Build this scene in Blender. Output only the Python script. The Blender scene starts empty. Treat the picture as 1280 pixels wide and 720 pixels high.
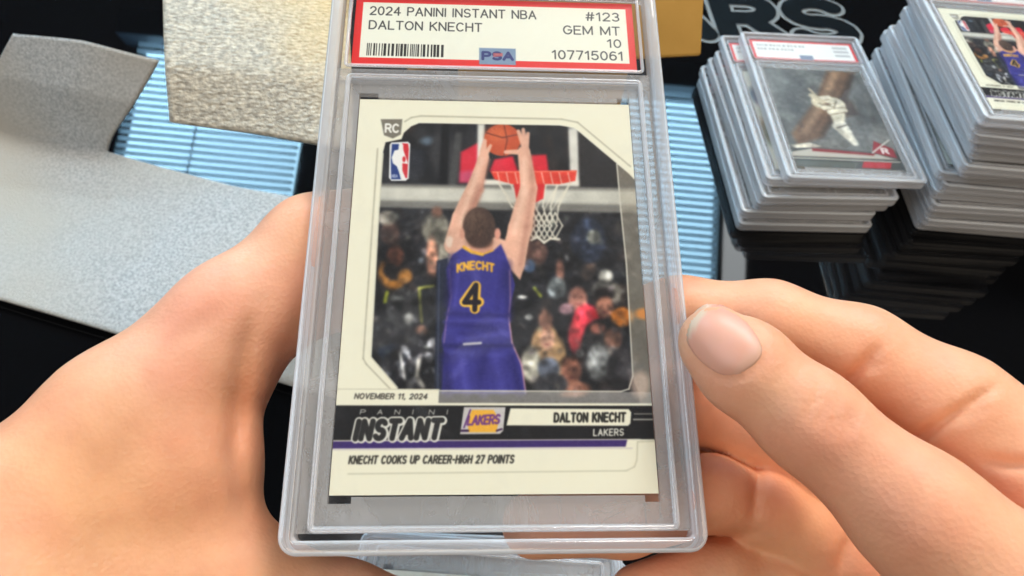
import bpy, bmesh, math, random
import numpy as np
from mathutils import Vector, Matrix
from mathutils.bvhtree import BVHTree

# ------------------------------------------------------------------ camera, world, light
MM = 0.001
F = 850.0                       # focal length in photo pixels (1280 wide)
CAM_H = 0.297
up_c = -np.array([-0.055, 0.581, 0.812]); up_c /= np.linalg.norm(up_c)
fw_c = np.array([0, 0, 1.0]) - up_c[2] * up_c; fw_c /= np.linalg.norm(fw_c)
rt_c = np.cross(fw_c, up_c)
CW = np.array([rt_c, fw_c, up_c])          # camera axes (x right, y down, z ahead) -> world

S = bpy.context.scene
COL = S.collection
cd = bpy.data.cameras.new('camera'); cam = bpy.data.objects.new('camera', cd); COL.objects.link(cam)
S.camera = cam
cx, cy, cz = CW[:, 0], -CW[:, 1], -CW[:, 2]
cam.matrix_world = Matrix(((cx[0], cy[0], cz[0], 0), (cx[1], cy[1], cz[1], 0), (cx[2], cy[2], cz[2], CAM_H), (0, 0, 0, 1)))
cd.sensor_width = 36; cd.lens = 36 * F / 1280
cd.clip_start = 0.01; cd.clip_end = 50
cd.dof.use_dof = True; cd.dof.focus_distance = 0.148; cd.dof.aperture_fstop = 30

W = bpy.data.worlds.new('World'); S.world = W; W.use_nodes = True
W.node_tree.nodes['Background'].inputs[0].default_value = (0.75, 0.8, 0.9, 1)
W.node_tree.nodes['Background'].inputs[1].default_value = 0.02

S.view_settings.view_transform = 'Standard'; S.view_settings.look = 'None'
S.view_settings.exposure = 0.08; S.view_settings.gamma = 1
S.render.engine = 'CYCLES'
S.cycles.use_denoising = True
S.cycles.max_bounces = 14; S.cycles.transparent_max_bounces = 24; S.cycles.transmission_bounces = 10
S.cycles.sample_clamp_indirect = 6

def area(name, loc, target, sx, sy, power, color):
    l = bpy.data.lights.new(name, 'AREA'); l.shape = 'RECTANGLE'; l.size = sx; l.size_y = sy
    l.energy = power; l.color = color
    o = bpy.data.objects.new(name, l); COL.objects.link(o); o.location = loc
    o.rotation_euler = (Vector(target) - Vector(loc)).to_track_quat('-Z', 'Y').to_euler()
    return o
area('lamp_front', (0.30, 1.08, 1.36), (0.02, 0.12, 0.15), 0.55, 0.36, 22, (1.0, 0.93, 0.84))
area('lamp_right', (0.95, -0.05, 1.10), (0.05, 0.15, 0.15), 0.6, 0.5, 4, (1.0, 0.82, 0.60))
area('fill_back', (-0.25, -0.95, 1.15), (0.0, 0.15, 0.1), 0.9, 0.5, 7, (1.0, 0.86, 0.68))  # unseen warm fill light, added behind the camera
area('lamp_left', (-1.05, -0.20, 1.15), (0.0, 0.2, 0.1), 0.6, 0.6, 7, (0.74, 0.88, 1.0))

# ------------------------------------------------------------------ helpers
def c2w(p):                      # camera mm -> world m
    p = np.asarray(p, float) * MM
    return Vector((CW @ p) + np.array([0, 0, CAM_H]))
def px(u, v, z):                 # photo pixel + depth (mm) -> camera mm
    return np.array([(u - 640) * z / F, (v - 360) * z / F, z])
def table_pt(u, v, h=0.0):       # photo pixel on the plane h metres above the table -> world
    r = CW @ np.array([(u - 640) / F, (v - 360) / F, 1.0])
    t = (h - CAM_H) / r[2]
    return Vector(r * t + np.array([0, 0, CAM_H]))

def link(name, me, mat=None, parent=None, smooth=False):
    o = bpy.data.objects.new(name, me); COL.objects.link(o)
    if mat and not me.materials: me.materials.append(mat)
    if parent: o.parent = parent
    if smooth: me.polygons.foreach_set('use_smooth', [True] * len(me.polygons))
    return o
def mesh(name, verts, faces):
    me = bpy.data.meshes.new(name); me.from_pydata([tuple(v) for v in verts], [], faces); me.update()
    return me
def tag(o, label=None, cat=None, group=None, kind=None):
    if label: o['label'] = label
    if cat: o['category'] = cat
    if group: o['group'] = group
    if kind: o['kind'] = kind
    return o
def empty(name, loc=(0, 0, 0)):
    o = bpy.data.objects.new(name, None); o.empty_display_size = 0.02; COL.objects.link(o); o.location = loc
    return o
def recalc(me):
    bm = bmesh.new(); bm.from_mesh(me); bmesh.ops.recalc_face_normals(bm, faces=bm.faces); bm.to_mesh(me); bm.free()
    return me

def rr_loop(hx, hy, r, n=6):
    pts = []
    r = max(min(r, hx, hy), 1e-5)
    for (sx, sy, a0) in ((1, 1, 0), (-1, 1, 90), (-1, -1, 180), (1, -1, 270)):
        for k in range(n + 1):
            a = math.radians(a0 + 90 * k / n)
            pts.append((sx * (hx - r) + r * math.cos(a), sy * (hy - r) + r * math.sin(a)))
    return pts
def ring_mesh(name, hx, hy, r, prof, closed=True, caps=False, cy=0.0, n=6):
    """rounded-rectangle sweep; prof = [(inset, z)] in mm"""
    V, Fc = [], []
    L = 4 * (n + 1)
    for (i, z) in prof:
        for (x, y) in rr_loop(hx - i, hy - i, max(r - i, 0.25), n):
            V.append((x * MM, (y + cy) * MM, z * MM))
    m = len(prof)
    for a in range(m if closed else m - 1):
        b = (a + 1) % m
        for k in range(L):
            k2 = (k + 1) % L
            Fc.append((a * L + k, a * L + k2, b * L + k2, b * L + k))
    if caps:
        Fc.append(tuple(range(L))[::-1]); Fc.append(tuple((m - 1) * L + k for k in range(L)))
    return recalc(mesh(name, V, Fc))
def box_mesh(name, x0, x1, y0, y1, z0, z1, bev=0.0):
    bm = bmesh.new()
    bmesh.ops.create_cube(bm, size=1)
    for v in bm.verts:
        v.co = ((x0 + x1) / 2 + v.co.x * (x1 - x0), (y0 + y1) / 2 + v.co.y * (y1 - y0), (z0 + z1) / 2 + v.co.z * (z1 - z0))
    if bev: bmesh.ops.bevel(bm, geom=list(bm.edges), offset=bev, segments=2, affect='EDGES', profile=0.5)
    me = bpy.data.meshes.new(name); bm.to_mesh(me); bm.free()
    return me

# ------------------------------------------------------------------ materials
def mat(name):
    m = bpy.data.materials.new(name); m.use_nodes = True
    return m, m.node_tree.nodes, m.node_tree.links, m.node_tree.nodes['Principled BSDF']
def simple(name, col, rough=0.5, spec=0.5, metal=0.0):
    m, n, l, b = mat(name)
    b.inputs['Base Color'].default_value = (*col, 1); b.inputs['Roughness'].default_value = rough
    b.inputs['Specular IOR Level'].default_value = spec; b.inputs['Metallic'].default_value = metal
    return m
def noise_bump(n, l, b, scale, dist, detail=4, strength=1.0, coord='Object'):
    tc = n.new('ShaderNodeTexCoord'); nz = n.new('ShaderNodeTexNoise')
    nz.inputs['Scale'].default_value = scale; nz.inputs['Detail'].default_value = detail
    l.new(tc.outputs[coord], nz.inputs['Vector'])
    bp = n.new('ShaderNodeBump'); bp.inputs['Distance'].default_value = dist; bp.inputs['Strength'].default_value = strength
    l.new(nz.outputs['Fac'], bp.inputs['Height']); l.new(bp.outputs['Normal'], b.inputs['Normal'])
    return tc, nz, bp
def ramp(n, l, src, stops):
    r = n.new('ShaderNodeValToRGB'); e = r.color_ramp.elements
    while len(e) > 1: e.remove(e[-1])
    e[0].position = stops[0][0]; e[0].color = (*stops[0][1], 1)
    for p, c in stops[1:]:
        q = e.new(p); q.color = (*c, 1)
    l.new(src, r.inputs['Fac'])
    return r

def plastic(name, tint, body, amount, rough=0.12, ior=1.5, lo=1.0, hi=1.0, smudge=0):
    """clear acrylic: see-through, with a milky share of body colour and a glossy skin"""
    m, n, l, b = mat(name)
    out = n['Material Output']
    b.inputs['Base Color'].default_value = (*body, 1); b.inputs['Roughness'].default_value = 0.6; b.inputs['Specular IOR Level'].default_value = 0
    tr = n.new('ShaderNodeBsdfTransparent'); tr.inputs[0].default_value = (*tint, 1)
    m1 = n.new('ShaderNodeMixShader'); lw = n.new('ShaderNodeLayerWeight'); lw.inputs[0].default_value = .5
    mr = n.new('ShaderNodeMapRange'); mr.inputs['From Max'].default_value = .8; mr.inputs['To Min'].default_value = amount * lo; mr.inputs['To Max'].default_value = amount * hi
    l.new(lw.outputs['Facing'], mr.inputs['Value']); l.new(mr.outputs[0], m1.inputs[0])
    l.new(tr.outputs[0], m1.inputs[1]); l.new(b.outputs[0], m1.inputs[2])
    if smudge:
        tc = n.new('ShaderNodeTexCoord'); nz = n.new('ShaderNodeTexNoise'); nz.inputs['Scale'].default_value = 38; nz.inputs['Detail'].default_value = 7; nz.inputs['Roughness'].default_value = .7; nz.inputs['Distortion'].default_value = 1.2
        l.new(tc.outputs['Object'], nz.inputs['Vector']); sr = n.new('ShaderNodeMapRange'); sr.inputs['From Min'].default_value = .5; sr.inputs['From Max'].default_value = .8; sr.inputs['To Max'].default_value = smudge
        l.new(nz.outputs['Fac'], sr.inputs['Value']); sa = n.new('ShaderNodeMath'); sa.operation = 'ADD'; l.new(mr.outputs[0], sa.inputs[0]); l.new(sr.outputs[0], sa.inputs[1]); l.new(sa.outputs[0], m1.inputs[0])
    gl = n.new('ShaderNodeBsdfGlossy'); gl.inputs['Roughness'].default_value = rough
    fr = n.new('ShaderNodeFresnel'); ge = n.new('ShaderNodeNewGeometry'); io = n.new('ShaderNodeMapRange')
    io.inputs['To Min'].default_value = ior; io.inputs['To Max'].default_value = 1 / ior      # same reflectance from either side of the wall
    l.new(ge.outputs['Backfacing'], io.inputs['Value']); l.new(io.outputs[0], fr.inputs['IOR'])
    m2 = n.new('ShaderNodeMixShader'); l.new(fr.outputs[0], m2.inputs[0])
    l.new(m1.outputs[0], m2.inputs[1]); l.new(gl.outputs[0], m2.inputs[2])
    l.new(m2.outputs[0], out.inputs['Surface'])
    return m
M_clear = plastic('clear_acrylic', (0.985, 0.985, 0.985), (0.7, 0.7, 0.75), 0.012, rough=0.04, ior=1.38, smudge=.04)
M_rim = plastic('acrylic_rim', (0.93, 0.93, 0.95), (0.93, 0.93, 0.95), 0.40, rough=0.07, ior=1.55, lo=.5, hi=1.6)
M_liner = plastic('milky_liner', (0.9, 0.9, 0.9), (0.92, 0.91, 0.91), 0.25, rough=0.25, smudge=.12)
M_ridge = plastic('acrylic_ridge', (0.95, 0.95, 0.97), (0.86, 0.86, 0.88), 0.34, rough=0.06, ior=1.55, lo=.7, hi=1.6)

# ------------------------------------------------------------------ flat print (drawn into arrays, then used as the card's own print)
s2 = lambda c: np.array(c, float) / 255.0
class Canvas:
    def __init__(self, U, V, base):
        self.U, self.V = U, V                       # drawing coordinates of each texel
        self.h, self.w = U.shape
        self.a = np.zeros((self.h, self.w, 3)) + s2(base)
    def win(self, x0, y0, x1, y1):
        mk = (self.U >= x0) & (self.U <= x1) & (self.V >= y0) & (self.V <= y1)
        if not mk.any(): return None
        ys = np.where(mk.any(1))[0]; xs = np.where(mk.any(0))[0]
        return slice(ys[0], ys[-1] + 1), slice(xs[0], xs[-1] + 1)
    def put(self, w, cov, col, al=1.0):
        k = (np.clip(cov, 0, 1) * al)[..., None]
        self.a[w] = self.a[w] * (1 - k) + s2(col) * k
    def poly(self, pts, col, soft=1.0, al=1.0):
        P = np.array(pts, float); m = soft + 1
        w = self.win(P[:, 0].min() - m, P[:, 1].min() - m, P[:, 0].max() + m, P[:, 1].max() + m)
        if w is None: return
        x, y = self.U[w], self.V[w]
        d = np.full(x.shape, 1e9); s = np.ones(x.shape)
        for i in range(len(P)):
            a, b = P[i], P[i - 1]; e = b - a
            wx, wy = x - a[0], y - a[1]
            t = np.clip((wx * e[0] + wy * e[1]) / (e @ e + 1e-12), 0, 1)
            d = np.minimum(d, (wx - e[0] * t) ** 2 + (wy - e[1] * t) ** 2)
            c1 = y >= a[1]; c2 = y < b[1]; c3 = e[0] * wy > e[1] * wx
            s = np.where((c1 & c2 & c3) | (~c1 & ~c2 & ~c3), -s, s)
        self.put(w, 0.5 - s * np.sqrt(d) / soft, col, al)
    def ell(self, x, y, rx, ry, col, soft=2.0, rot=0, al=1.0):
        m = max(rx, ry) + soft + 1
        w = self.win(x - m, y - m, x + m, y + m)
        if w is None: return
        c, s = math.cos(math.radians(rot)), math.sin(math.radians(rot))
        dx, dy = self.U[w] - x, self.V[w] - y
        q = np.hypot((dx * c + dy * s) / rx, (-dx * s + dy * c) / ry)
        self.put(w, 0.5 - (q - 1) * min(rx, ry) / soft, col, al)
    def line(self, pts, wd, col, soft=1.0, al=1.0):
        for (a, b) in zip(pts[:-1], pts[1:]): self.cap(a, b, wd / 2, wd / 2, col, soft, al)
    def cap(self, a, b, ra, rb, col, soft=1.5, al=1.0):
        a, b = np.array(a, float), np.array(b, float); m = max(ra, rb) + soft + 1
        w = self.win(min(a[0], b[0]) - m, min(a[1], b[1]) - m, max(a[0], b[0]) + m, max(a[1], b[1]) + m)
        if w is None: return
        e = b - a; wx, wy = self.U[w] - a[0], self.V[w] - a[1]
        t = np.clip((wx * e[0] + wy * e[1]) / (e @ e + 1e-9), 0, 1)
        d = np.hypot(wx - e[0] * t, wy - e[1] * t) - (ra + (rb - ra) * t)
        self.put(w, 0.5 - d / soft, col, al)
    def text(self, s, p0, p1, hgt, col, shear=0.0, wd=.14, al=1.0, soft=.8, bow=0.0, gap=.26):
        """stroke lettering between baseline points p0 and p1 (drawing coords), capital height hgt, stroke width wd of it"""
        segs, tot = text_strokes(s, gap)
        p0, p1 = np.array(p0, float), np.array(p1, float); e = p1 - p0; L = np.linalg.norm(e); ux = e / L; up = np.array([ux[1], -ux[0]])
        k = L / tot; D = None
        def mp(q):
            t = q[0] / tot; y = (q[1] * (1 - wd) + wd / 2) * hgt
            return p0 + ux * (q[0] * k + y * shear) + up * (y + bow * (1 - (2 * t - 1) ** 2))
        Q = [(mp(a), mp(b)) for a, b in segs]; A = np.array([q for ab in Q for q in ab]); m = wd * hgt + soft + 1
        w = self.win(A[:, 0].min() - m, A[:, 1].min() - m, A[:, 0].max() + m, A[:, 1].max() + m)
        if w is None: return
        x, y = self.U[w], self.V[w]; D = np.full(x.shape, 1e9)
        for a, b in Q:
            r = m + 1
            mk = (x > min(a[0], b[0]) - r) & (x < max(a[0], b[0]) + r) & (y > min(a[1], b[1]) - r) & (y < max(a[1], b[1]) + r)
            if not mk.any(): continue
            f = b - a; wx, wy = x[mk] - a[0], y[mk] - a[1]; t = np.clip((wx * f[0] + wy * f[1]) / (f @ f + 1e-9), 0, 1)
            D[mk] = np.minimum(D[mk], np.hypot(wx - f[0] * t, wy - f[1] * t))
        self.put(w, .5 - (D - wd * hgt / 2) / soft, col, al)
    def blur(self, n):
        for _ in range(n):
            c = np.pad(self.a, ((1, 1), (1, 1), (0, 0)), mode='edge')
            self.a = (c[:-2, 1:-1] + c[2:, 1:-1] + c[1:-1, :-2] + c[1:-1, 2:] + 2 * c[1:-1, 1:-1]) / 6
    def rough(self, cell, amp, seed, box, hi=.78):
        r = np.random.default_rng(seed); gh, gw = int(self.h / cell) + 3, int(self.w / cell) + 3
        g = r.normal(0, 1, (gh, gw)); y = np.arange(self.h) / cell; x = np.arange(self.w) / cell
        iy, ix = y.astype(int), x.astype(int); fy, fx = y - iy, x - ix; fy = (fy * fy * (3 - 2 * fy))[:, None]; fx = (fx * fx * (3 - 2 * fx))[None, :]
        q = lambda a, b: g[np.ix_(iy + a, ix + b)]
        n = (q(0, 0) * (1 - fy) + q(1, 0) * fy) * (1 - fx) + (q(0, 1) * (1 - fy) + q(1, 1) * fy) * fx
        mk = (self.U > box[0]) & (self.U < box[2]) & (self.V > box[1]) & (self.V < box[3]) & (self.a.mean(2) < hi)
        self.a = np.clip(self.a * np.exp(amp * n * mk)[..., None], 0, 1)
    def image(self, name):
        im = bpy.data.images.new(name, self.w, self.h)
        out = np.ones((self.h, self.w, 4), np.float32); out[..., :3] = np.clip(self.a, 0, 1)[::-1]
        im.pixels.foreach_set(out.ravel()); im.update(); im.pack()
        return im
def _arc(cx, cy, rx, ry, a0, a1, n=8):
    return [(cx + rx * math.cos(math.radians(a0 + (a1 - a0) * k / n)), cy + ry * math.sin(math.radians(a0 + (a1 - a0) * k / n))) for k in range(n + 1)]
GLYPH = {
    'A': (.7, [[(0, 0), (.35, 1), (.7, 0)], [(.13, .34), (.57, .34)]]),
    'B': (.6, [[(0, 0), (0, 1), (.32, 1)] + _arc(.32, .76, .24, .24, 90, -90) + [(0, .52)], [(.3, .52)] + _arc(.33, .26, .27, .26, 90, -90) + [(0, 0)]]),
    'C': (.66, [_arc(.35, .5, .35, .5, 45, 315, 14)]),
    'D': (.66, [[(0, 0), (0, 1), (.28, 1)] + _arc(.28, .5, .38, .5, 90, -90, 10) + [(0, 0)]]),
    'E': (.56, [[(.56, 0), (0, 0), (0, 1), (.56, 1)], [(0, .52), (.48, .52)]]),
    'F': (.54, [[(0, 0), (0, 1), (.54, 1)], [(0, .5), (.46, .5)]]),
    'G': (.7, [_arc(.36, .5, .36, .5, 45, 360, 14) + [(.42, .5)]]),
    'H': (.64, [[(0, 0), (0, 1)], [(.64, 0), (.64, 1)], [(0, .52), (.64, .52)]]),
    'I': (.02, [[(.01, 0), (.01, 1)]]),
    'J': (.45, [[(.45, 1), (.45, .25)] + _arc(.22, .24, .22, .24, 0, -180)]),
    'K': (.62, [[(0, 0), (0, 1)], [(.6, 1), (.02, .42)], [(.2, .6), (.62, 0)]]),
    'L': (.5, [[(0, 1), (0, 0), (.5, 0)]]),
    'M': (.8, [[(0, 0), (0, 1), (.4, .1), (.8, 1), (.8, 0)]]),
    'N': (.64, [[(0, 0), (0, 1), (.64, 0), (.64, 1)]]),
    'O': (.74, [_arc(.37, .5, .37, .5, 0, 360, 18)]),
    'P': (.58, [[(0, 0), (0, 1), (.32, 1)] + _arc(.32, .74, .26, .26, 90, -90) + [(0, .48)]]),
    'Q': (.74, [_arc(.37, .5, .37, .5, 0, 360, 18), [(.48, .22), (.74, 0)]]),
    'R': (.62, [[(0, 0), (0, 1), (.34, 1)] + _arc(.34, .74, .26, .26, 90, -90) + [(0, .48)], [(.34, .48), (.62, 0)]]),
    'S': (.6, [_arc(.3, .74, .28, .26, 30, 270, 10) + _arc(.3, .25, .3, .25, 90, -150, 10)]),
    'T': (.62, [[(0, 1), (.62, 1)], [(.31, 1), (.31, 0)]]),
    'U': (.64, [[(0, 1), (0, .32)] + _arc(.32, .32, .32, .32, 180, 360) + [(.64, 1)]]),
    'V': (.66, [[(0, 1), (.33, 0), (.66, 1)]]),
    'W': (.9, [[(0, 1), (.22, 0), (.45, .9), (.68, 0), (.9, 1)]]),
    'X': (.62, [[(0, 0), (.62, 1)], [(0, 1), (.62, 0)]]),
    'Y': (.62, [[(0, 1), (.31, .45), (.62, 1)], [(.31, .45), (.31, 0)]]),
    'Z': (.6, [[(0, 1), (.6, 1), (0, 0), (.6, 0)]]),
    '0': (.56, [_arc(.28, .5, .28, .5, 0, 360, 16)]),
    '1': (.3, [[(0, .78), (.24, 1), (.24, 0)]]),
    '2': (.56, [_arc(.28, .72, .27, .28, 165, -40, 8) + [(0, 0), (.56, 0)]]),
    '3': (.54, [_arc(.26, .75, .24, .25, 150, -90, 8), _arc(.26, .26, .28, .26, 90, -150, 8)]),
    '4': (.6, [[(.44, 0), (.44, 1), (0, .3), (.6, .3)]]),
    '5': (.56, [[(.52, 1), (.08, 1), (.03, .52)] + _arc(.27, .32, .29, .32, 130, -150, 9)]),
    '6': (.56, [_arc(.28, .31, .28, .31, 0, 360, 12), [(.5, .92)] + _arc(.32, .45, .32, .55, 90, 190, 6)]),
    '7': (.54, [[(0, 1), (.54, 1), (.18, 0)]]),
    '8': (.56, [_arc(.28, .75, .24, .25, 0, 360, 12), _arc(.28, .26, .28, .26, 0, 360, 12)]),
    '9': (.56, [_arc(.28, .69, .28, .31, 0, 360, 12), [(.56, .69)] + _arc(.24, .55, .32, .55, 0, -100, 6)]),
    '#': (.66, [[(.12, 0), (.24, 1)], [(.42, 0), (.54, 1)], [(0, .33), (.62, .33)], [(.04, .68), (.66, .68)]]),
    '-': (.34, [[(.02, .46), (.32, .46)]]), ',': (.08, [[(.06, .04), (.0, -.16)]]), ' ': (.28, []),
}
def text_strokes(s, gap):
    x, segs = 0.0, []
    for ch in s:
        w, st = GLYPH[ch]
        for pl in st: segs += [((a[0] + x, a[1]), (b[0] + x, b[1])) for a, b in zip(pl[:-1], pl[1:])]
        x += w + gap
    return segs, x - gap
def print_mat(name, im, rough=0.35, spec=0.4):
    m, n, l, b = mat(name)
    t = n.new('ShaderNodeTexImage'); t.image = im; t.extension = 'EXTEND'
    l.new(t.outputs[0], b.inputs['Base Color'])
    b.inputs['Roughness'].default_value = rough; b.inputs['Specular IOR Level'].default_value = spec
    return m

# pose of the slab that is held (card centre = origin, x right, y down, z away), camera mm
def rodr(w):
    t = np.linalg.norm(w); k = w / t
    K = np.array([[0, -k[2], k[1]], [k[2], 0, -k[0]], [-k[1], k[0], 0]])
    return np.eye(3) + math.sin(t) * K + (1 - math.cos(t)) * K @ K
HR = rodr(np.radians(np.array([-19.6, -2.8, 0.0]))); HT = np.array([-3.5, -2.1, 145.9])
def card_px(x, y):               # card mm -> photo pixels
    X = np.stack([x, y, 0 * x], -1) @ HR.T + HT
    return 640 + F * X[..., 0] / X[..., 2], 360 + F * X[..., 1] / X[..., 2]
def slab_cam(x, y, z): return HR @ np.array([x, y, z]) + HT

def rnd_crowd(C, x0, x1, y0, y1, n, seed, dark=1.0):
    r = random.Random(seed)
    cols = [(52, 50, 52), (30, 32, 38), (70, 66, 64), (44, 50, 66), (88, 70, 60), (24, 24, 26), (60, 46, 42), (80, 80, 82)]
    for _ in range(n):
        x, y = r.uniform(x0, x1), r.uniform(y0, y1); c = r.choice(cols)
        C.ell(x, y, r.uniform(3, 11), r.uniform(4, 13), [k * dark for k in c], soft=r.uniform(4, 9), rot=r.uniform(-40, 40), al=r.uniform(.35, .8))

def player_card():
    pm = 12
    w, h = int(63.5 * pm), int(88.9 * pm)
    X, Y = np.meshgrid((np.arange(w) + .5) / pm - 31.75, (np.arange(h) + .5) / pm - 44.45)
    U, V = card_px(X, Y)
    C = Canvas(U, V, (238, 234, 212))
    # arena photograph, full bleed on the right and below, dark crowd
    C.poly([(478, 150), (860, 150), (860, 506), (455, 506), (455, 440)], (26, 26, 29), 2)
    rnd_crowd(C, 475, 600, 155, 228, 26, 3, .62); rnd_crowd(C, 690, 790, 160, 232, 16, 4, .62)
    C.ell(535, 176, 9, 5, (95, 110, 125), 5); C.ell(552, 190, 14, 30, (52, 52, 54), 8); C.ell(517, 205, 13, 20, (40, 42, 48), 8)
    C.cap((557, 158), (554, 226), 5, 5, (10, 10, 12), 3)
    C.cap((573, 170), (566, 226), 5, 6, (70, 70, 70), 4)
    C.poly([(700, 160), (790, 160), (790, 232), (724, 232)], (46, 42, 40), 4, .55)
    # backboard square, red padding
    C.poly([(574, 228), (576, 190), (598, 178), (600, 228)], (206, 38, 58), 2)
    C.poly([(574, 228), (575, 215), (598, 212), (598, 229)], (206, 90, 130), 5, .7)
    C.poly([(597, 155), (606, 155), (605, 229), (596, 229)], (224, 222, 212), 1.5)
    C.poly([(710, 158), (722, 158), (724, 232), (713, 232)], (224, 222, 212), 1.5)
    C.poly([(600, 224), (724, 226), (724, 233), (600, 231)], (228, 224, 212), 1.5)
    rnd_crowd(C, 606, 710, 157, 215, 16, 5, .5)
    C.poly([(612, 214), (618, 199), (641, 195), (648, 216)], (214, 30, 52), 2)
    C.poly([(664, 194), (683, 193), (686, 214), (662, 214)], (214, 34, 52), 2)
    # padded bottom edge of the backboard
    C.poly([(468, 229), (860, 236), (860, 268), (468, 259)], (122, 120, 114), 2)
    C.poly([(468, 233), (860, 240), (860, 257), (468, 250)], (206, 204, 192), 4)
    # crowd below
    rnd_crowd(C, 468, 560, 268, 484, 75, 7, .8); rnd_crowd(C, 640, 800, 268, 490, 110, 8, .8)
    C.poly([(468, 262), (548, 264), (548, 300), (468, 300)], (28, 28, 30), 6, .35)
    P = [(544, 285, 17, 20, (128, 124, 112)), (540, 322, 7, 26, (150, 104, 84)), (556, 312, 8, 22, (122, 118, 106)), (546, 265, 7, 7, (120, 84, 68)),
         (487, 292, 12, 14, (78, 58, 52)), (484, 272, 12, 9, (138, 132, 122)), (494, 320, 11, 13, (132, 80, 60)), (480, 342, 7, 15, (168, 112, 52)), (506, 345, 9, 9, (160, 108, 52)), (493, 356, 10, 6, (172, 112, 44)),
         (488, 338, 9, 9, (40, 36, 36)), (505, 385, 22, 26, (62, 62, 64)), (511, 398, 6, 7, (196, 196, 192)), (495, 373, 7, 3, (176, 178, 176)), (528, 412, 9, 6, (190, 140, 118)),
         (476, 385, 6, 36, (20, 20, 22)), (538, 380, 12, 36, (34, 35, 38))]
    for (x, y, a, b, c) in P: C.ell(x, y, a, b, c, 4)
    C.line([(527, 402), (524, 360), (542, 357)], 2.5, (196, 200, 90), 2); C.line([(481, 377), (484, 365)], 4, (190, 200, 60), 2)
    r = random.Random(5)
    for _ in range(42):
        x, y = r.uniform(478, 546), r.uniform(428, 484)
        g = r.choice([30, 50, 90, 140, 190, 20]); C.ell(x, y, r.uniform(1.5, 5), r.uniform(2, 8), (g, g, g + 4), 2.5, r.uniform(-50, 50))
    C.cap((478, 440), (494, 432), 6, 4, (50, 62, 84), 4); C.line([(524, 450), (521, 470), (529, 483)], 5, (200, 196, 186), 2)
    C.line([(500, 440), (506, 474)], 3, (170, 170, 168), 2); C.line([(512, 432), (540, 438)], 5, (24, 24, 26), 2)
    P = [(672, 316, 13, 15, (104, 76, 68)), (662, 332, 7, 8, (86, 112, 150)), (700, 338, 5, 13, (158, 110, 94)), (696, 360, 12, 14, (104, 110, 112)), (735, 300, 22, 28, (38, 44, 58)), (742, 296, 9, 9, (96, 98, 92)),
         (757, 345, 9, 9, (168, 166, 158)), (752, 362, 12, 12, (96, 94, 90)), (768, 366, 9, 13, (112, 108, 100)),
         (722, 374, 12, 16, (158, 108, 94)), (708, 386, 9, 7, (196, 150, 160)), (733, 400, 17, 20, (196, 52, 66)), (719, 420, 9, 20, (190, 60, 66)), (748, 393, 8, 7, (206, 40, 52)),
         (755, 368, 13, 9, (30, 26, 26)), (756, 384, 11, 14, (142, 96, 78)), (753, 420, 24, 22, (30, 29, 30)), (747, 410, 9, 7, (150, 92, 78)),
         (778, 396, 14, 12, (224, 130, 46)), (766, 424, 11, 14, (110, 78, 66)), (766, 440, 9, 7, (168, 156, 146)), (748, 452, 15, 24, (120, 122, 122)), (775, 460, 16, 26, (46, 44, 46)),
         (682, 432, 18, 27, (178, 142, 104)), (684, 424, 9, 13, (206, 158, 134)), (700, 450, 8, 26, (182, 146, 104)), (664, 455, 12, 22, (186, 182, 166)), (686, 460, 14, 14, (92, 98, 112)), (682, 400, 9, 14, (140, 100, 84)),
         (714, 452, 12, 8, (42, 32, 30)), (714, 464, 13, 18, (150, 98, 80)), (716, 486, 22, 10, (158, 106, 86)), (690, 480, 20, 14, (54, 54, 58)), (655, 386, 14, 40, (30, 31, 34)), (668, 362, 12, 8, (40, 40, 44)),
         (725, 441, 5, 5, (180, 180, 182))]
    for (x, y, a, b, c) in P: C.ell(x, y, a, b, c, 4)
    for (x, y, k) in ((756, 383, 1), (722, 373, 1), (714, 464, 1.1), (684, 424, .9), (494, 319, .9)):      # blurred eyes and mouths
        for dx in (-4, 4): C.ell(x + dx * k, y - 2, 2, 1.3, (62, 42, 38), 2, al=.6)
        C.ell(x, y + 7 * k, 4 * k, 1.4, (96, 46, 46), 2, al=.7)
    C.line([(668, 360), (676, 370)], 3, (196, 206, 70), 2); C.ell(653, 371, 6, 2.2, (214, 214, 210), 1.5); C.ell(661, 396, 5, 3.4, (200, 200, 196), 2)
    r = random.Random(12)
    for _ in range(420):
        x, y = r.choice([r.uniform(468, 556), r.uniform(642, 798)]), r.uniform(266, 488); g = r.choice([14, 22, 40, 70, 110, 150])
        C.ell(x, y, r.uniform(1, 4), r.uniform(1.2, 5), (g * r.uniform(.9, 1.15), g, g * r.uniform(.85, 1.1)), 2.5, r.uniform(-80, 80), al=r.uniform(.15, .5))
    C.blur(10)
    for c_, a_, sd in ((60, .18, 1), (26, .24, 2), (12, .16, 3)): C.rough(c_, a_, sd, (455, 266, 830, 506), 2)
    C.blur(8)
    # pole
    C.poly([(546, 326), (560, 322), (560, 492), (543, 492)], (34, 40, 58), 2); C.line([(549, 330), (547, 490)], 1.6, (70, 78, 98), 2)
    # net
    net = (226, 220, 202)
    for i in range(7):
        t = i / 6
        xa, xb, xc = 624 + t * 88, 640 + t * 58, 662 + t * 34
        C.line([(xa, 230), (xb, 258), (xc, 278)], 2.2, net, 1.5, .85)
        C.line([(xa, 230), (xb + (8 if i < 3 else -8), 262)], 1.6, net, 1.5, .7)
    for i in range(6):
        t = i / 5; xa = 660 + t * 34
        for d in (-1, 1):
            C.line([(xa, 266), (xa + d * 9, 282), (xa, 298)], 2.2, net, 1.4, .9)
    C.line([(664, 300), (672, 296), (680, 303), (688, 298), (699, 299)], 3, net, 1.5)
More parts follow.
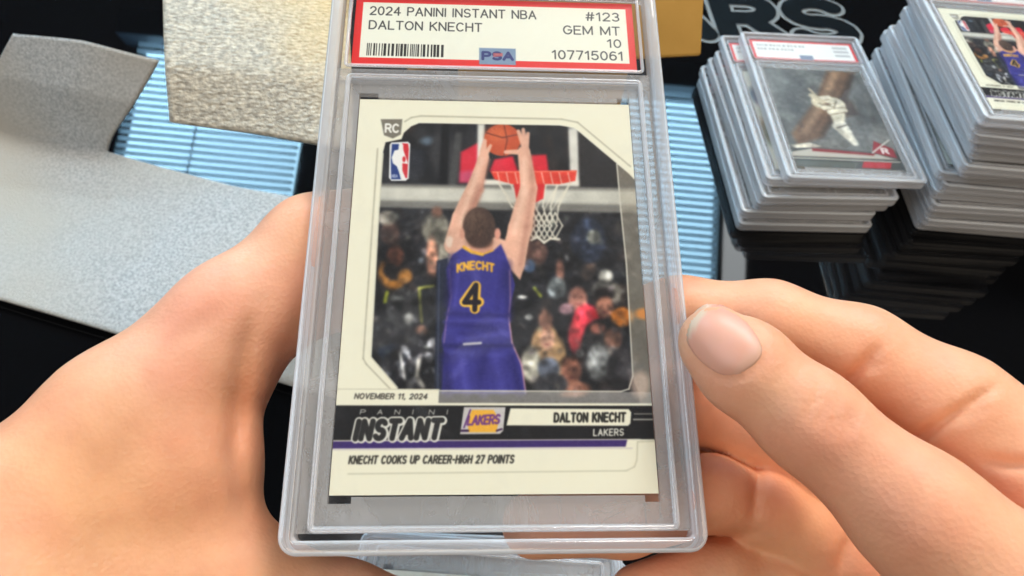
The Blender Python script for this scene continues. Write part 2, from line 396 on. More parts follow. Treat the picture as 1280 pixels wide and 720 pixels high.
    # red post behind rim, rim
    C.poly([(641, 224), (652, 224), (652, 250), (646, 252)], (210, 40, 40), 2); C.poly([(665, 205), (682, 222), (679, 248), (668, 254)], (212, 36, 40), 2)
    C.poly([(613, 214), (721, 213), (719, 226), (700, 230), (640, 230), (618, 224)], (222, 62, 46), 1.6)
    C.line([(616, 215), (719, 214)], 2, (240, 110, 88), 1.5)
    for x in range(622, 716, 11): C.line([(x, 216), (x + 3, 229)], 1.6, (236, 196, 180), 1.2, .8)
    # ball
    C.ell(628, 175, 23, 20, (186, 78, 44), 1.6); C.ell(621, 168, 13, 10, (214, 108, 66), 10, al=.7)
    C.line([(608, 166), (628, 172), (648, 168)], 1.2, (96, 40, 26), 1); C.line([(630, 156), (634, 175), (630, 194)], 1.2, (96, 40, 26), 1)
    # arms
    sk = (222, 172, 148); sh = (186, 128, 108); hi = (238, 198, 174)
    C.cap((605, 196), (594, 232), 6.5, 9.5, sk); C.cap((594, 232), (577, 272), 9.5, 12, sk); C.cap((577, 272), (567, 306), 12, 12, sk)
    C.line([(600, 236), (586, 270), (580, 300)], 7, (150, 96, 80), 9, .55); C.line([(668, 236), (664, 280), (654, 332)], 7, (146, 94, 78), 9, .6); C.line([(636, 300), (640, 336)], 6, (160, 104, 88), 8, .6); C.ell(646, 306, 7, 11, (238, 200, 178), 9, al=.7)
    C.line([(602, 200), (588, 240), (575, 280)], 5, hi, 6, .8); C.line([(611, 200), (602, 238), (590, 268)], 3.5, sh, 5, .7)
    C.cap((604, 190), (606, 176), 4.5, 2.5, sk); C.cap((608, 192), (613, 182), 3, 2, sk)
    C.cap((655, 190), (661, 235), 8, 10.5, sk); C.cap((661, 235), (650, 285), 11, 15, sk); C.cap((650, 285), (642, 318), 15, 14, sk); C.poly([(632, 296), (662, 296), (656, 332), (650, 350), (638, 336)], sk, 2)
    C.line([(664, 196), (666, 236), (658, 284), (650, 330)], 4, sh, 6, .6); C.line([(655, 200), (655, 240), (643, 290)], 6, hi, 7, .8)
    for q in ((648, 164), (654, 162), (660, 167)): C.cap((657, 188), q, 4, 2.3, sk)
    C.cap((650, 190), (632, 190), 3.5, 2.2, sk)
    C.ell(562, 302, 5, 7, (236, 210, 190), 3)
    # shoulders, neck, head
    C.poly([(562, 322), (566, 300), (584, 296), (620, 296), (646, 305), (640, 330)], sk, 3)
    C.cap((600, 296), (602, 310), 14, 14, (204, 146, 122), 3)
    C.ell(599, 284, 20.5, 25, (74, 56, 48), 2.4); C.ell(594, 274, 12, 12, (100, 78, 66), 10, al=.7); C.ell(601, 302, 13, 8, (88, 64, 54), 5)
    r = random.Random(31)
    for _ in range(90):
        a = r.uniform(0, 6.28); q = r.uniform(.1, .95); x, y = 599 + 18 * q * math.cos(a), 283 + 22 * q * math.sin(a)
        g = r.uniform(.5, 1.5); C.line([(x, y), (x + r.uniform(-3, 3), y + r.uniform(2, 6))], 1.2, (70 * g, 52 * g, 42 * g), 1.6, .5)
    C.ell(599, 302, 15, 7, (56, 40, 34), 6, al=.6)
    C.ell(622, 292, 4, 7, (214, 150, 130), 2); C.ell(578, 292, 3, 6, (206, 150, 128), 2)
    # jersey and shorts
    pu = (56, 53, 134)
    C.poly([(579, 309), (590, 315), (603, 318), (616, 314), (626, 305), (632, 318), (640, 342), (644, 356), (639, 378), (637, 400), (640, 428), (651, 452), (658, 492), (552, 492), (555, 442), (552, 424), (557, 400), (561, 370), (558, 336), (566, 318)], pu, 2)
    C.line([(580, 309), (590, 315), (603, 318)], 4, (226, 172, 56), 1.5); C.line([(603, 318), (616, 313)], 2, (226, 172, 56), 1.5)
    C.line([(637, 338), (638, 372), (636, 396), (640, 428), (652, 456), (657, 490)], 2, (214, 158, 168), 1.5, .9)
    C.line([(562, 336), (564, 372), (558, 400), (555, 428)], 1.6, (190, 140, 170), 1.5, .6)
    for a, b, wd, c, al in (((558, 392), (636, 394), 5, (42, 38, 108), .7), ((556, 402), (637, 400), 4, (92, 88, 178), .5), ((553, 432), (640, 432), 4, (34, 32, 92), .8),
                            ((562, 440), (640, 444), 6, (86, 84, 172), .45), ((572, 330), (566, 380), 8, (90, 84, 178), .4), ((628, 340), (622, 385), 9, (44, 40, 112), .45), ((600, 440), (604, 490), 14, (48, 44, 120), .5), ((575, 415), (610, 424), 4, (46, 42, 114), .6), ((620, 408), (634, 420), 4, (94, 90, 182), .5), ((566, 470), (580, 452), 8, (92, 88, 180), .4)):
        C.line([a, b], wd, c, 5, al)
    for a, b, wd, c, al in (((566, 322), (560, 380), 10, (30, 26, 84), .6), ((634, 330), (636, 396), 10, (34, 30, 92), .6), ((590, 322), (596, 350), 10, (86, 80, 176), .35), ((560, 404), (620, 410), 5, (38, 34, 100), .6), ((574, 424), (634, 416), 4, (98, 94, 188), .5), ((556, 446), (560, 490), 12, (36, 32, 98), .7), ((640, 446), (650, 490), 10, (36, 32, 98), .7), ((608, 438), (600, 470), 6, (40, 36, 104), .6), ((618, 446), (628, 488), 10, (88, 84, 176), .45), ((576, 446), (584, 490), 9, (90, 86, 180), .4)):
        C.line([a, b], wd, c, 8, al)
    C.line([(580, 430), (601, 428.5)], 3.2, (206, 204, 204), 1.2)
    C.text('KNECHT', (572, 341), (617, 341), 12, (238, 178, 60), wd=.24, bow=3.5, gap=.34)
    C.text('4', (580, 392), (598, 392), 41, (240, 186, 70), shear=.05, wd=.31); C.text('4', (580, 390), (598, 390), 37, (26, 22, 30), shear=.05, wd=.17)
    for c_, a_, sd in ((60, .04, 11), (24, .025, 12)): C.rough(c_, a_, sd, (455, 150, 830, 506), 2)
    C.blur(5)
    # frosted lighter strips over the photograph at right and below
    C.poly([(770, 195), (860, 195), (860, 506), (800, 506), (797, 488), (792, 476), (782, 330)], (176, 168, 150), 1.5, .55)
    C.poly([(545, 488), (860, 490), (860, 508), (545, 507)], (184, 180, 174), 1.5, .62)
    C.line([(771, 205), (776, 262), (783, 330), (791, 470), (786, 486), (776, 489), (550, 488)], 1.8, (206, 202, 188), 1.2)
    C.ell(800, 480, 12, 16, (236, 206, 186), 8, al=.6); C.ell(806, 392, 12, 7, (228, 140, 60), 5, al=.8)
    # white frame
    cs = (238, 234, 212)
    C.poly([(440, 118), (860, 118), (800, 232), (786, 217), (718, 160), (700, 157), (524, 154), (514, 158), (505, 166), (502, 174), (482, 178), (479, 190), (474, 262), (464, 446), (497, 485), (497, 490), (400, 490), (400, 300)], cs, 1.4)
    ln = (178, 172, 150)
    C.line([(506, 152), (514, 147), (526, 145), (702, 149), (722, 153), (788, 208)], 1.8, ln, 1.5, .9)
    C.line([(472, 186), (469, 230), (454, 448), (458, 455), (488, 486)], 1.8, ln, 1.5, .9)
    C.line([(479, 192), (474, 262), (464, 446), (497, 484)], 1.4, (206, 202, 182), 1.2)
    # rookie badge
    C.poly([(476, 149), (503, 149), (501, 168), (491, 173), (480, 169)], (122, 116, 104), 1.5); C.text('RC', (482, 166), (498, 166.4), 12, (244, 242, 234), wd=.2)
    # league logo
    C.poly([(489, 178), (510, 177), (513, 180), (511, 223), (507, 226), (489, 226), (486, 222), (487, 181)], (232, 232, 232), 1.2)
    C.poly([(490, 180), (499, 180), (496, 204), (501, 224), (489, 224), (488.5, 200)], (38, 60, 124), 1.2); C.poly([(503, 179), (510, 179.5), (511, 186), (509, 222), (504, 224), (502, 206), (505, 194)], (206, 44, 54), 1.2)
    C.poly([(499, 179), (504, 181), (504, 187), (509, 201), (510, 205), (503, 204), (503, 213), (508, 225), (503, 225), (496, 208), (491, 204), (489.5, 197), (493, 188), (498, 187)], (240, 238, 234), 1.2)
    C.ell(505, 199, 2, 3.5, (206, 44, 54), 1.2); C.text('NBA', (490, 222), (497, 222), 4.2, (220, 224, 236))
    # lower design
    C.poly([(395, 485), (549, 486), (548, 504), (395, 504)], cs, 1.2); C.line([(420, 486), (549, 486.5)], 1, ln, 1.2, .7)
    C.text('NOVEMBER 11, 2024', (443, 498.5), (533, 499), 7.4, (52, 48, 44), shear=.25, wd=.17, gap=.3)
    C.poly([(390, 503), (860, 504), (860, 632), (390, 632)], cs, 1.2)
    C.poly([(390, 506.5), (860, 507), (860, 548.5), (390, 550)], (22, 21, 22), 1.2)
    C.line([(392, 552), (800, 549)], 1.6, (228, 224, 206), 1.2)
    C.poly([(390, 551.5), (784, 549.5), (782, 558), (390, 560.5)], (58, 38, 104), 1.2); C.line([(392, 562), (790, 560)], 1.2, (190, 182, 186), 1.5, .8)
    for i, ch in enumerate('PANINI'):
        x = 450 + i * 21.5
        C.text(ch, (x, 518), (x + (2 if ch == 'I' else 6), 518), 6.6, (232, 230, 220), shear=.2)
    C.text('INSTANT', (443, 554), (547, 552.5), 33, (222, 220, 210), shear=.24, wd=.36, gap=.42); C.text('INSTANT', (443, 551.5), (547, 550), 28.5, (40, 39, 38), shear=.24, wd=.24, gap=.42)
    C.poly([(580, 508.5), (632, 508.5), (629, 538), (625, 542), (575, 542.5)], (200, 196, 194), 1.2)
    C.poly([(590, 512), (617, 512), (624, 525), (620, 540), (586, 540), (584, 526)], (236, 176, 60), 1.5)
    C.text('LAKERS', (584, 532), (623, 530), 13, (112, 62, 128), shear=.25, wd=.2); C.line([(580, 534), (588, 512)], 2, (90, 50, 110), 1.2)
    C.line([(577, 538), (585, 538)], 3, (60, 36, 70), 1); C.line([(621, 538), (627, 536)], 2.4, (60, 36, 70), 1)
    C.poly([(638, 510), (786, 511), (789, 515), (788, 529), (785, 532), (633, 531.5)], cs, 1.2)
    C.text('DALTON KNECHT', (693, 528), (781, 527.5), 12.8, (40, 38, 34), shear=.05, wd=.2, gap=.34); C.text('LAKERS', (742, 545), (779, 544.5), 9.5, (222, 220, 208), shear=.05, wd=.18, gap=.34)
    C.line([(793, 517), (822, 517)], 1.4, (150, 148, 140), 1.2); C.line([(792, 524), (822, 524)], 1.8, (180, 178, 168), 1.2)
    C.line([(820, 551), (797, 552), (796, 575), (793, 583), (783, 588), (435, 592)], 1.5, (196, 192, 168), 1.4, .9)
    C.text('KNECHT COOKS UP CAREER-HIGH 27 POINTS', (436, 580), (641, 579), 11, (42, 40, 36), shear=.2, wd=.17, gap=.34)
    rg = np.random.default_rng(4); g = rg.normal(0, 1, (C.h // 5 + 1, C.w // 5 + 1)); g = np.kron(g, np.ones((5, 5)))[:C.h, :C.w]
    inside = (C.a.mean(2) < .80)
    C.a += (g * .009 * inside)[..., None]
    C.blur(6)
    return C

def grade_label():
    pm = 12; w, h = int(69 * pm), int(20.6 * pm)
    X, Y = np.meshgrid((np.arange(w) + .5) / pm, (np.arange(h) + .5) / pm)
    C = Canvas(X, Y, (226, 34, 28))
    C.poly([(1.7, 1.7), (67.3, 1.7), (67.3, 18.2), (1.7, 18.2)], (240, 240, 224), .15)
    k = (62, 62, 62)
    C.text('2024 PANINI INSTANT NBA', (3.6, 5.6), (44.5, 5.6), 2.75, k, wd=.13, soft=.15); C.text('DALTON KNECHT', (3.6, 9.9), (31, 9.9), 2.75, k, wd=.13, soft=.15)
    C.text('#123', (57.2, 5.6), (65.4, 5.6), 2.75, k, wd=.13, soft=.15); C.text('GEM MT', (51.4, 9.9), (65.3, 9.9), 2.75, k, wd=.13, soft=.15)
    C.text('10', (62.2, 13.6), (65.4, 13.6), 2.6, k, wd=.13, soft=.15); C.text('107715061', (48.4, 17.4), (65.6, 17.4), 2.75, k, wd=.13, soft=.15)
    r = random.Random(2); x = 3.4
    while x < 22.0:
        wd = r.choice([.22, .22, .4, .6]); C.poly([(x, 14.0), (x + wd, 14.0), (x + wd, 17.6), (x, 17.6)], (38, 36, 34), .1); x += wd + r.choice([.2, .25, .45])
    C.poly([(30.5, 14.6), (39.4, 14.6), (39.4, 19.4), (30.5, 19.4)], (124, 148, 176), .3)
    C.text('PSA', (31.4, 18.2), (38.6, 18.2), 2.7, (44, 54, 116), wd=.26, soft=.15); C.poly([(33.9, 16.0), (36.2, 16.0), (36.2, 16.9), (33.9, 17.2)], (204, 96, 96), .3, .8)
    C.poly([(0, 19.95), (69, 19.95), (69, 20.6), (0, 20.6)], (244, 190, 196), .2)
    return C
def plain_label(seed):
    pm = 6; w, h = int(69 * pm), int(20.6 * pm)
    X, Y = np.meshgrid((np.arange(w) + .5) / pm, (np.arange(h) + .5) / pm)
    C = Canvas(X, Y, (222, 60, 60))
    C.poly([(1.7, 1.7), (67.3, 1.7), (67.3, 18.4), (1.7, 18.4)], (240, 240, 236), .2)
    r = random.Random(seed)
    for y, x1 in ((4.2, 36), (8.2, 28)):
        x = 4.0
        while x < x1:
            wd = r.uniform(.9, 2.0); C.poly([(x, y), (x + wd, y), (x + wd, y + 2.2), (x, y + 2.2)], (140, 136, 140), .5, .6); x += wd + r.uniform(.5, 1.4)
    for y in (4.2, 8.2, 12.4): C.poly([(55, y), (65, y), (65, y + 2.2), (55, y + 2.2)], (140, 136, 140), .8, .5)
    C.poly([(30.5, 14.6), (39.4, 14.6), (39.4, 19.4), (30.5, 19.4)], (130, 140, 160), .3)
    return C
def glove_card():
    pm = 7; w, h = int(63.5 * pm), int(88.9 * pm)
    X, Y = np.meshgrid((np.arange(w) + .5) / w * 100, (np.arange(h) + .5) / h * 140)
    C = Canvas(X, Y, (112, 112, 108))
    r = random.Random(9)
    for _ in range(60):
        g = r.uniform(66, 140); C.ell(r.uniform(0, 100), r.uniform(0, 110), r.uniform(8, 22), r.uniform(6, 18), (g, g, g * .97), 14, r.uniform(0, 90), al=.5)
    C.poly([(66, 0), (94, 0), (70, 44), (34, 100), (8, 112), (6, 96), (40, 50)], (108, 80, 58), 5)
    C.poly([(72, 0), (80, 0), (52, 50), (20, 98), (14, 96), (46, 46)], (158, 124, 94), 5, .8); C.poly([(90, 4), (94, 0), (74, 46), (36, 98), (34, 94)], (56, 42, 34), 5, .8)
    C.poly([(62, 44), (78, 46), (80, 66), (64, 70)], (70, 52, 40), 5, .8)
    C.cap((46, 50), (60, 50), 9, 8, (206, 194, 166), 3); C.cap((60, 52), (56, 80), 10, 5, (214, 204, 180), 3)
    for a, b in (((44, 46), (56, 42)), ((46, 52), (62, 47)), ((48, 58), (66, 53)), ((52, 64), (67, 60))): C.cap(a, b, 3.4, 3.0, (222, 212, 188), 2); C.line([(a[0], a[1] + 3), (b[0], b[1] + 3)], 1.2, (128, 112, 92), 1.5)
    C.cap((40, 40), (48, 50), 3, 4, (198, 184, 156), 2)
    C.cap((57, 82), (63, 106), 6.5, 3.5, (228, 222, 206), 2.5); C.cap((52, 84), (58, 98), 4, 2.5, (206, 198, 180), 2.5); C.line([(52, 86), (66, 80)], 1.5, (90, 84, 76), 1.5); C.line([(44, 52), (58, 56), (62, 48)], 1.4, (120, 108, 92), 2)
    C.ell(52, 52, 3, 2, (110, 92, 76), 2); C.line([(40, 30), (46, 44)], 2, (196, 180, 150), 2)
    C.poly([(2, 112), (20, 108), (30, 112), (10, 120)], (206, 196, 178), 2)
    for c_, a_, sd in ((40, .08, 1), (16, .06, 2), (7, .04, 3)): C.rough(c_, a_, sd, (-1, -1, 101, 116), 2)
    C.blur(3)
    C.poly([(0, 116), (22, 114), (92, 118), (100, 116), (100, 140), (0, 140)], (70, 72, 70), 1.5)
    C.poly([(0, 121), (22, 115), (80, 120), (96, 126), (0, 126)], (186, 178, 164), 1.5); C.poly([(20, 115), (78, 119), (76, 122), (20, 119)], (136, 40, 46), 1.2)
    C.poly([(82, 102), (97, 112), (97, 124), (76, 118)], (150, 40, 48), 1.5); C.text('R', (86, 119), (91, 119), 8, (236, 226, 220), wd=.24)
    C.line([(76, 118), (97, 100)], 1.6, (206, 202, 190), 1.2)
    C.poly([(64, 130), (90, 130), (86, 138), (60, 138)], (176, 42, 50), 1.2); C.poly([(2, 132), (58, 132), (54, 139), (0, 139)], (92, 96, 90), 1.2); C.line([(0, 128.5), (98, 129)], 1.2, (196, 190, 176), 1)
    return C
def blank_card(seed):
    pm = 3; w, h = int(63.5 * pm), int(88.9 * pm)
    X, Y = np.meshgrid((np.arange(w) + .5) / w * 100, (np.arange(h) + .5) / h * 140)
    C = Canvas(X, Y, (228, 226, 214)); r = random.Random(seed)
    C.poly([(6, 6), (94, 6), (94, 116), (6, 116)], (58, 60, 70), 1)
    for _ in range(18):
        C.ell(r.uniform(10, 90), r.uniform(14, 110), r.uniform(5, 18), r.uniform(8, 22), (r.uniform(30, 190), r.uniform(30, 140), r.uniform(40, 150)), 8, al=.6)
    C.poly([(6, 120), (94, 120), (94, 128), (6, 128)], (30, 30, 32), 1)
    return C

M_card = print_mat('player_card_print', player_card().image('player_card'), 0.4, .15)
M_label = print_mat('grade_label_print', grade_label().image('grade_label'), 0.45, .3)
M_label2 = print_mat('small_label_print', plain_label(4).image('small_label'), 0.45, .3)
M_glove = print_mat('batter_card_print', glove_card().image('batter_card'), 0.35, .3)
M_blank = [print_mat('stock_card_print', blank_card(k).image('stock_card'), 0.4, .15) for k in (1, 2)]
M_stock = simple('card_stock_edge', (.78, .75, .66), .7)

# ------------------------------------------------------------------ table
def build_table():
    m, n, l, b = mat('black_glass')
    b.inputs['Base Color'].default_value = (0.0035, 0.0035, 0.004, 1); b.inputs['Roughness'].default_value = 0.045
    b.inputs['IOR'].default_value = 1.36
    tc = n.new('ShaderNodeTexCoord'); nz = n.new('ShaderNodeTexNoise'); nz.inputs['Scale'].default_value = 9; nz.inputs['Detail'].default_value = 6
    l.new(tc.outputs['Object'], nz.inputs['Vector'])
    r = ramp(n, l, nz.outputs['Fac'], [(.35, (.018, .018, .018)), (.8, (.042, .042, .042))]); l.new(r.outputs['Color'], b.inputs['Roughness'])
    t = link('tabletop', box_mesh('tabletop', -1.1, 1.1, -0.45, 1.15, -0.02, 0.0), m)
    tag(t, kind='structure')
    return t
TABLE = build_table()
# printed outlined letters on the table mat
M_print = simple('letter_outline_print', (.20, .21, .21), .6, .1); M_fill = simple('letter_fill_print', (.004, .005, .006), .5, .03)
def ribbon(name, segs, wd, z, m):
    V, Fc = [], []
    for i, (a, b) in enumerate(segs):
        a, b = np.array(a), np.array(b); t = math.atan2(b[1] - a[1], b[0] - a[0]); o = len(V); zz = z + i * .00001
        for k in range(9): q = t + math.pi / 2 + math.pi * k / 8; V.append((a[0] + wd / 2 * math.cos(q), a[1] + wd / 2 * math.sin(q), zz))
        for k in range(9): q = t - math.pi / 2 + math.pi * k / 8; V.append((b[0] + wd / 2 * math.cos(q), b[1] + wd / 2 * math.sin(q), zz))
        Fc.append(tuple(range(o, o + 18)))
    return link(name, mesh(name, V, Fc), m, TABLE)
p0, p1 = table_pt(903, 57), table_pt(1088, 63)
ex = (p1 - p0).normalized(); ey = Vector((-ex.y, ex.x, 0))
def print_letter(ch, u, v, width, h):
    p = table_pt(u, v); w, st = GLYPH[ch]; t = .022
    q = lambda c: tuple(p + ex * (t / 2 + c[0] / w * (width - t)) + ey * (t / 2 + c[1] * (h - t)))[:2]
    sg = [(q(a), q(b)) for pl in st for a, b in zip(pl[:-1], pl[1:])]
    ribbon('printed_letter', sg, t, .0006, M_print); ribbon('letter_fill', sg, t - .006, .0012, M_fill)
print_letter('A', 800, 52, .064, .072); print_letter('R', 898, 57, .060, .072); print_letter('S', 990, 63, .062, .074)

# ------------------------------------------------------------------ window with blinds (what the table mirrors)
def mirror_pt(u, v, plane_p, plane_n):
    r = CW @ np.array([(u - 640) / F, (v - 360) / F, 1.0]); r[2] = -r[2]
    o = np.array([0, 0, -CAM_H]); t = ((plane_p - o) @ plane_n) / (r @ plane_n)
    return o + r * t
def build_window():
    r = CW @ np.array([(620 - 640) / F, (92 - 360) / F, 1.0]); r[2] = -r[2]
    p = np.array([0, 0, -CAM_H]) + r * 1.75
    sl = math.radians(24); d = np.array([0, -math.cos(sl), math.sin(sl)])       # up the slope, towards the room
    nrm = np.cross(np.array([1.0, 0, 0]), d)
    root = empty('window', p)
    tag(root, 'bright daylit window with white slatted blinds, mirrored in the black table', 'window')
    def loc(u, v):
        q = mirror_pt(u, v, p, nrm) - p
        return q[0], q @ d
    xl, _ = loc(150, 150); xm, _ = loc(370, 215); xr0, _ = loc(828, 215); xr, _ = loc(900, 215); _, yt = loc(890, 372); xg, _ = loc(938, 215)
    e, n, l, b = mat('daylight_pane'); em = n.new('ShaderNodeEmission'); em.inputs[0].default_value = (.40, .72, .95, 1); em.inputs[1].default_value = 46
    l.new(em.outputs[0], n['Material Output'].inputs['Surface'])
    fp, n, l, b = mat('casing_glow_strip'); em = n.new('ShaderNodeEmission'); em.inputs[0].default_value = (.85, .9, .92, 1); em.inputs[1].default_value = 9; l.new(em.outputs[0], n['Material Output'].inputs['Surface'])  # glowing strip added for the pale window casing mirrored in the table
    sm, n, l, b = mat('blind_slat'); tr = n.new('ShaderNodeBsdfTranslucent'); tr.inputs[0].default_value = (.76, .80, .84, 1)
    b.inputs['Base Color'].default_value = (.7, .7, .68, 1); mx = n.new('ShaderNodeMixShader'); mx.inputs[0].default_value = .62
    l.new(b.outputs[0], mx.inputs[1]); l.new(tr.outputs[0], mx.inputs[2]); l.new(mx.outputs[0], n['Material Output'].inputs['Surface'])
    fm = simple('window_frame_paint', (.012, .012, .013), .5); gm2 = simple('sill_paint', (.035, .05, .07), .6)
    R = Matrix(((1, d[0], nrm[0]), (0, d[1], nrm[1]), (0, d[2], nrm[2])))
    def put(name, x0, x1, y0, y1, z0, z1, m, tilt=0):
        me = box_mesh(name, -(x1 - x0) / 2, (x1 - x0) / 2, -(y1 - y0) / 2, (y1 - y0) / 2, -(z1 - z0) / 2, (z1 - z0) / 2)
        o = link(name, me, m, root)
        c = R @ Vector(((x0 + x1) / 2, (y0 + y1) / 2, (z0 + z1) / 2))
        o.matrix_local = Matrix.Translation(c) @ (R @ Matrix.Rotation(tilt, 3, 'X')).to_4x4()
        return o
    # nrm points away from / towards table: keep the pane on the far side
    far = 1 if nrm[2] > 0 else -1
    zz = lambda a, bb: (min(far * a, far * bb), max(far * a, far * bb))
    for (a, bb) in ((xl, xm), (xr0 - .12, xr)):
        put('pane', a, bb, 0, yt, *zz(.05, .055), e)
        y = .012; k = 0
        while y < yt - .01:
            put('blind_slat', a + .004, bb - .004, y - .0058, y + .0058, -.0006, .0006, sm, far * .32 + (.02 * math.sin(k * 2.1)))
            y += .0185; k += 1
        put('blind_cord', a + (bb - a) * .42, a + (bb - a) * .42 + .004, 0.01, yt, *zz(-.006, -.003), sm)
    put('mullion', xm, xm + .07, -.03, yt, *zz(0, .06), fm)
    _, yc = loc(900, 205)
    put('casing_glow_strip', xr + .012, xg, yc, yt + .1, *zz(.02, .03), fp); put('window_post', xr - .002, xr + .010, 0, yt + .1, *zz(-.01, .03), fm)
    put('sill', xl - .05, xg, -.075, -.004, *zz(-.02, .04), gm2)
    return root
build_window()

# ------------------------------------------------------------------ graded card slab
HX, HY = 40.2, 67.75
CYo = 12.55           # slab centre lies this far above the card centre (towards the label)
def slab_meshes():
    D = {}
    D['rim'] = ring_mesh('rim', HX, HY, 3.6, [(.7, -3), (.12, -2.6), (0, -2.0), (0, -.25), (.12, 0), (0, .25), (0, 2.0), (.12, 2.6), (.7, 3), (1.9, 3), (2.35, 2.8), (2.6, 2.3), (2.7, 1.75), (2.7, -1.75), (2.6, -2.3), (2.35, -2.8), (1.9, -3)], n=8)
    D['front_plate'] = ring_mesh('front_plate', HX - 2.75, HY - 2.75, 1.2, [(0, 1.1), (0, 1.7)], closed=False, caps=True)
    D['back_plate'] = ring_mesh('back_plate', HX - 2.75, HY - 2.75, 1.2, [(0, -1.75), (0, -1.15)], closed=False, caps=True)
    # raised frames on the front
    D['card_ridge'] = ring_mesh('card_ridge', 35.2, 51.0, 1.6, [(0, 1.72), (.15, 2.25), (.5, 2.35), (.9, 2.25), (1.3, 1.72)], cy=-CYo - .3)
    D['label_ridge'] = ring_mesh('label_ridge', 36.0, 11.6, 1.2, [(0, 1.72), (.12, 2.05), (.7, 2.05), (.9, 1.72)], cy=51.75)
    # milky inner liner with an opening for the card
    me = bpy.data.meshes.new('liner'); bm = bmesh.new()
    def bx(x0, x1, y0, y1):
        q = bmesh.ops.create_cube(bm, size=1)['verts']
        for v in q: v.co = (((x0 + x1) / 2 + v.co.x * (x1 - x0)) * MM, ((y0 + y1) / 2 + v.co.y * (y1 - y0)) * MM, (0.15 + v.co.z * 1.5) * MM)
    w, h = 31.95, 44.7
    c = h - CYo
    bx(-37.3, -w, -h - CYo - 6.6, c + 4.9); bx(w, 37.3, -h - CYo - 6.6, c + 4.9)
    bx(-w + .01, w - .01, c + 1.3, c + 4.9); bx(-27.5, 29, c + .05, c + 1.29)
    bx(-27.5, 29, -h - CYo - 6.6, -h - CYo - .05); bx(-w + .01, -27.51, -h - CYo - 6.6, -h - CYo - 1.3); bx(29.01, w - .01, -h - CYo - 6.6, -h - CYo - 1.3)
    bx(-37.3, 37.3, c + 4.95, 40.3)
    bm.to_mesh(me); bm.free(); D['liner'] = me
    def sheet(name, w, h, cy, z, th):
        V = [(sx * w / 2 * MM, (cy + sy * h / 2) * MM, zz * MM) for zz in (z, z - th) for (sx, sy) in ((-1, -1), (1, -1), (1, 1), (-1, 1))]
        me = mesh(name, V, [(0, 1, 2, 3), (7, 6, 5, 4), (0, 4, 5, 1), (1, 5, 6, 2), (2, 6, 7, 3), (3, 7, 4, 0)])
        uv = me.uv_layers.new(name='uv')
        for p in me.polygons:
            for li in p.loop_indices:
                v = me.vertices[me.loops[li].vertex_index].co
                uv.data[li].uv = (v.x / MM / w + .5, (v.y / MM - cy) / h + .5)
        return me
    D['card'] = lambda nm='card': sheet(nm, 63.5, 88.9, -CYo, .75, .4)
    D['label'] = lambda nm='label': sheet(nm, 69.0, 20.6, 64.2 - CYo, .75, .3)
    return D
SM = slab_meshes()
def printed(kind, m):
    me = SM[kind](kind); me.materials.append(m); me.materials.append(M_stock)
    for p in me.polygons[1:]: p.material_index = 1
    return me
PART = {'rim': M_rim, 'front_plate': M_clear, 'back_plate': M_clear, 'card_ridge': M_ridge, 'label_ridge': M_ridge, 'liner': M_liner}
for k, m in PART.items(): SM[k].materials.append(m)
M_edge = plastic('acrylic_edge_highlight', (.95, .97, 1), (.86, .91, .97), .62, rough=.1)  # paler bevel faces: edge highlights put into the plastic's colour
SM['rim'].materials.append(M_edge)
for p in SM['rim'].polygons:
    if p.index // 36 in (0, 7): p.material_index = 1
for k in ('rim', 'card_ridge', 'label_ridge'):
    SM[k].polygons.foreach_set('use_smooth', [True] * len(SM[k].polygons))
CARDS = {'player': printed('card', M_card), 'glove': printed('card', M_glove), 'a': printed('card', M_blank[0]), 'b': printed('card', M_blank[1])}
LABELS = {'main': printed('label', M_label), 'small': printed('label', M_label2)}
GROUP = 'graded trading cards in clear plastic slabs'
def slab(mw, card, label, text):
    r = empty('graded_card'); r.matrix_world = mw
    tag(r, text, 'graded card', GROUP, 'thing')
    for k in PART:
        o = bpy.data.objects.new(k, SM[k]); COL.objects.link(o); o.parent = r
    for k, me in (('card', CARDS[card]), ('label', LABELS[label])):
        o = bpy.data.objects.new(k, me); COL.objects.link(o); o.parent = r
    return r
def cam_matrix(Rc, Tc):          # slab axes given in camera space (x right, y down, z away)
    ax = [CW @ Rc[:, 0], -(CW @ Rc[:, 1]), -(CW @ Rc[:, 2])]; t = c2w(Tc)
    return Matrix([[ax[0][i], ax[1][i], ax[2][i], t[i]] for i in range(3)] + [[0, 0, 0, 1]])
slab(cam_matrix(HR, slab_cam(0, -CYo, .75)), 'player', 'main', 'graded basketball card in a clear slab held up by both hands')

def stack(base, n, spec, seed, where, lean=(0, 0)):
    r = random.Random(seed); TH = .0062
    for k in range(n):
        j = n - 1 - k
        card, lab, dx, dy, rz = spec.get(k, (r.choice('ab'), 'small', r.uniform(-.0045, .0045), r.uniform(-.004, .004), math.radians(r.uniform(-2.6, 2.6))))
        nm = ['topmost', 'second', 'third', 'fourth', 'fifth', 'sixth', 'seventh', 'eighth', 'ninth', 'tenth', 'eleventh', 'twelfth', 'thirteenth', 'fourteenth', 'fifteenth'][k]
        if k == n - 1: txt = 'clear card slab at the very bottom of the ' + where
        elif k == 0: txt = {'glove': 'topmost slab of the short stack, card showing a gloved batter', 'player': 'topmost slab of the tall stack, showing a purple jersey card', 'a': 'topmost slab of the pile under the hands'}.get(card)
        else: txt = f'clear card slab, {nm} from the top of the ' + where
        z = (j + .5) * TH
        f = j / max(n - 1, 1)
        mw = Matrix.Translation((base[0] + dx + lean[0] * f, base[1] + dy + lean[1] * f, z)) @ Matrix.Rotation(BASE_ROT + rz, 4, 'Z')
        slab(mw, card, lab, txt)
BASE_ROT = 0.0
cl = c2w((191.7, -113.0, 418.0))
rad = math.radians
BASE_ROT = rad(4.5)
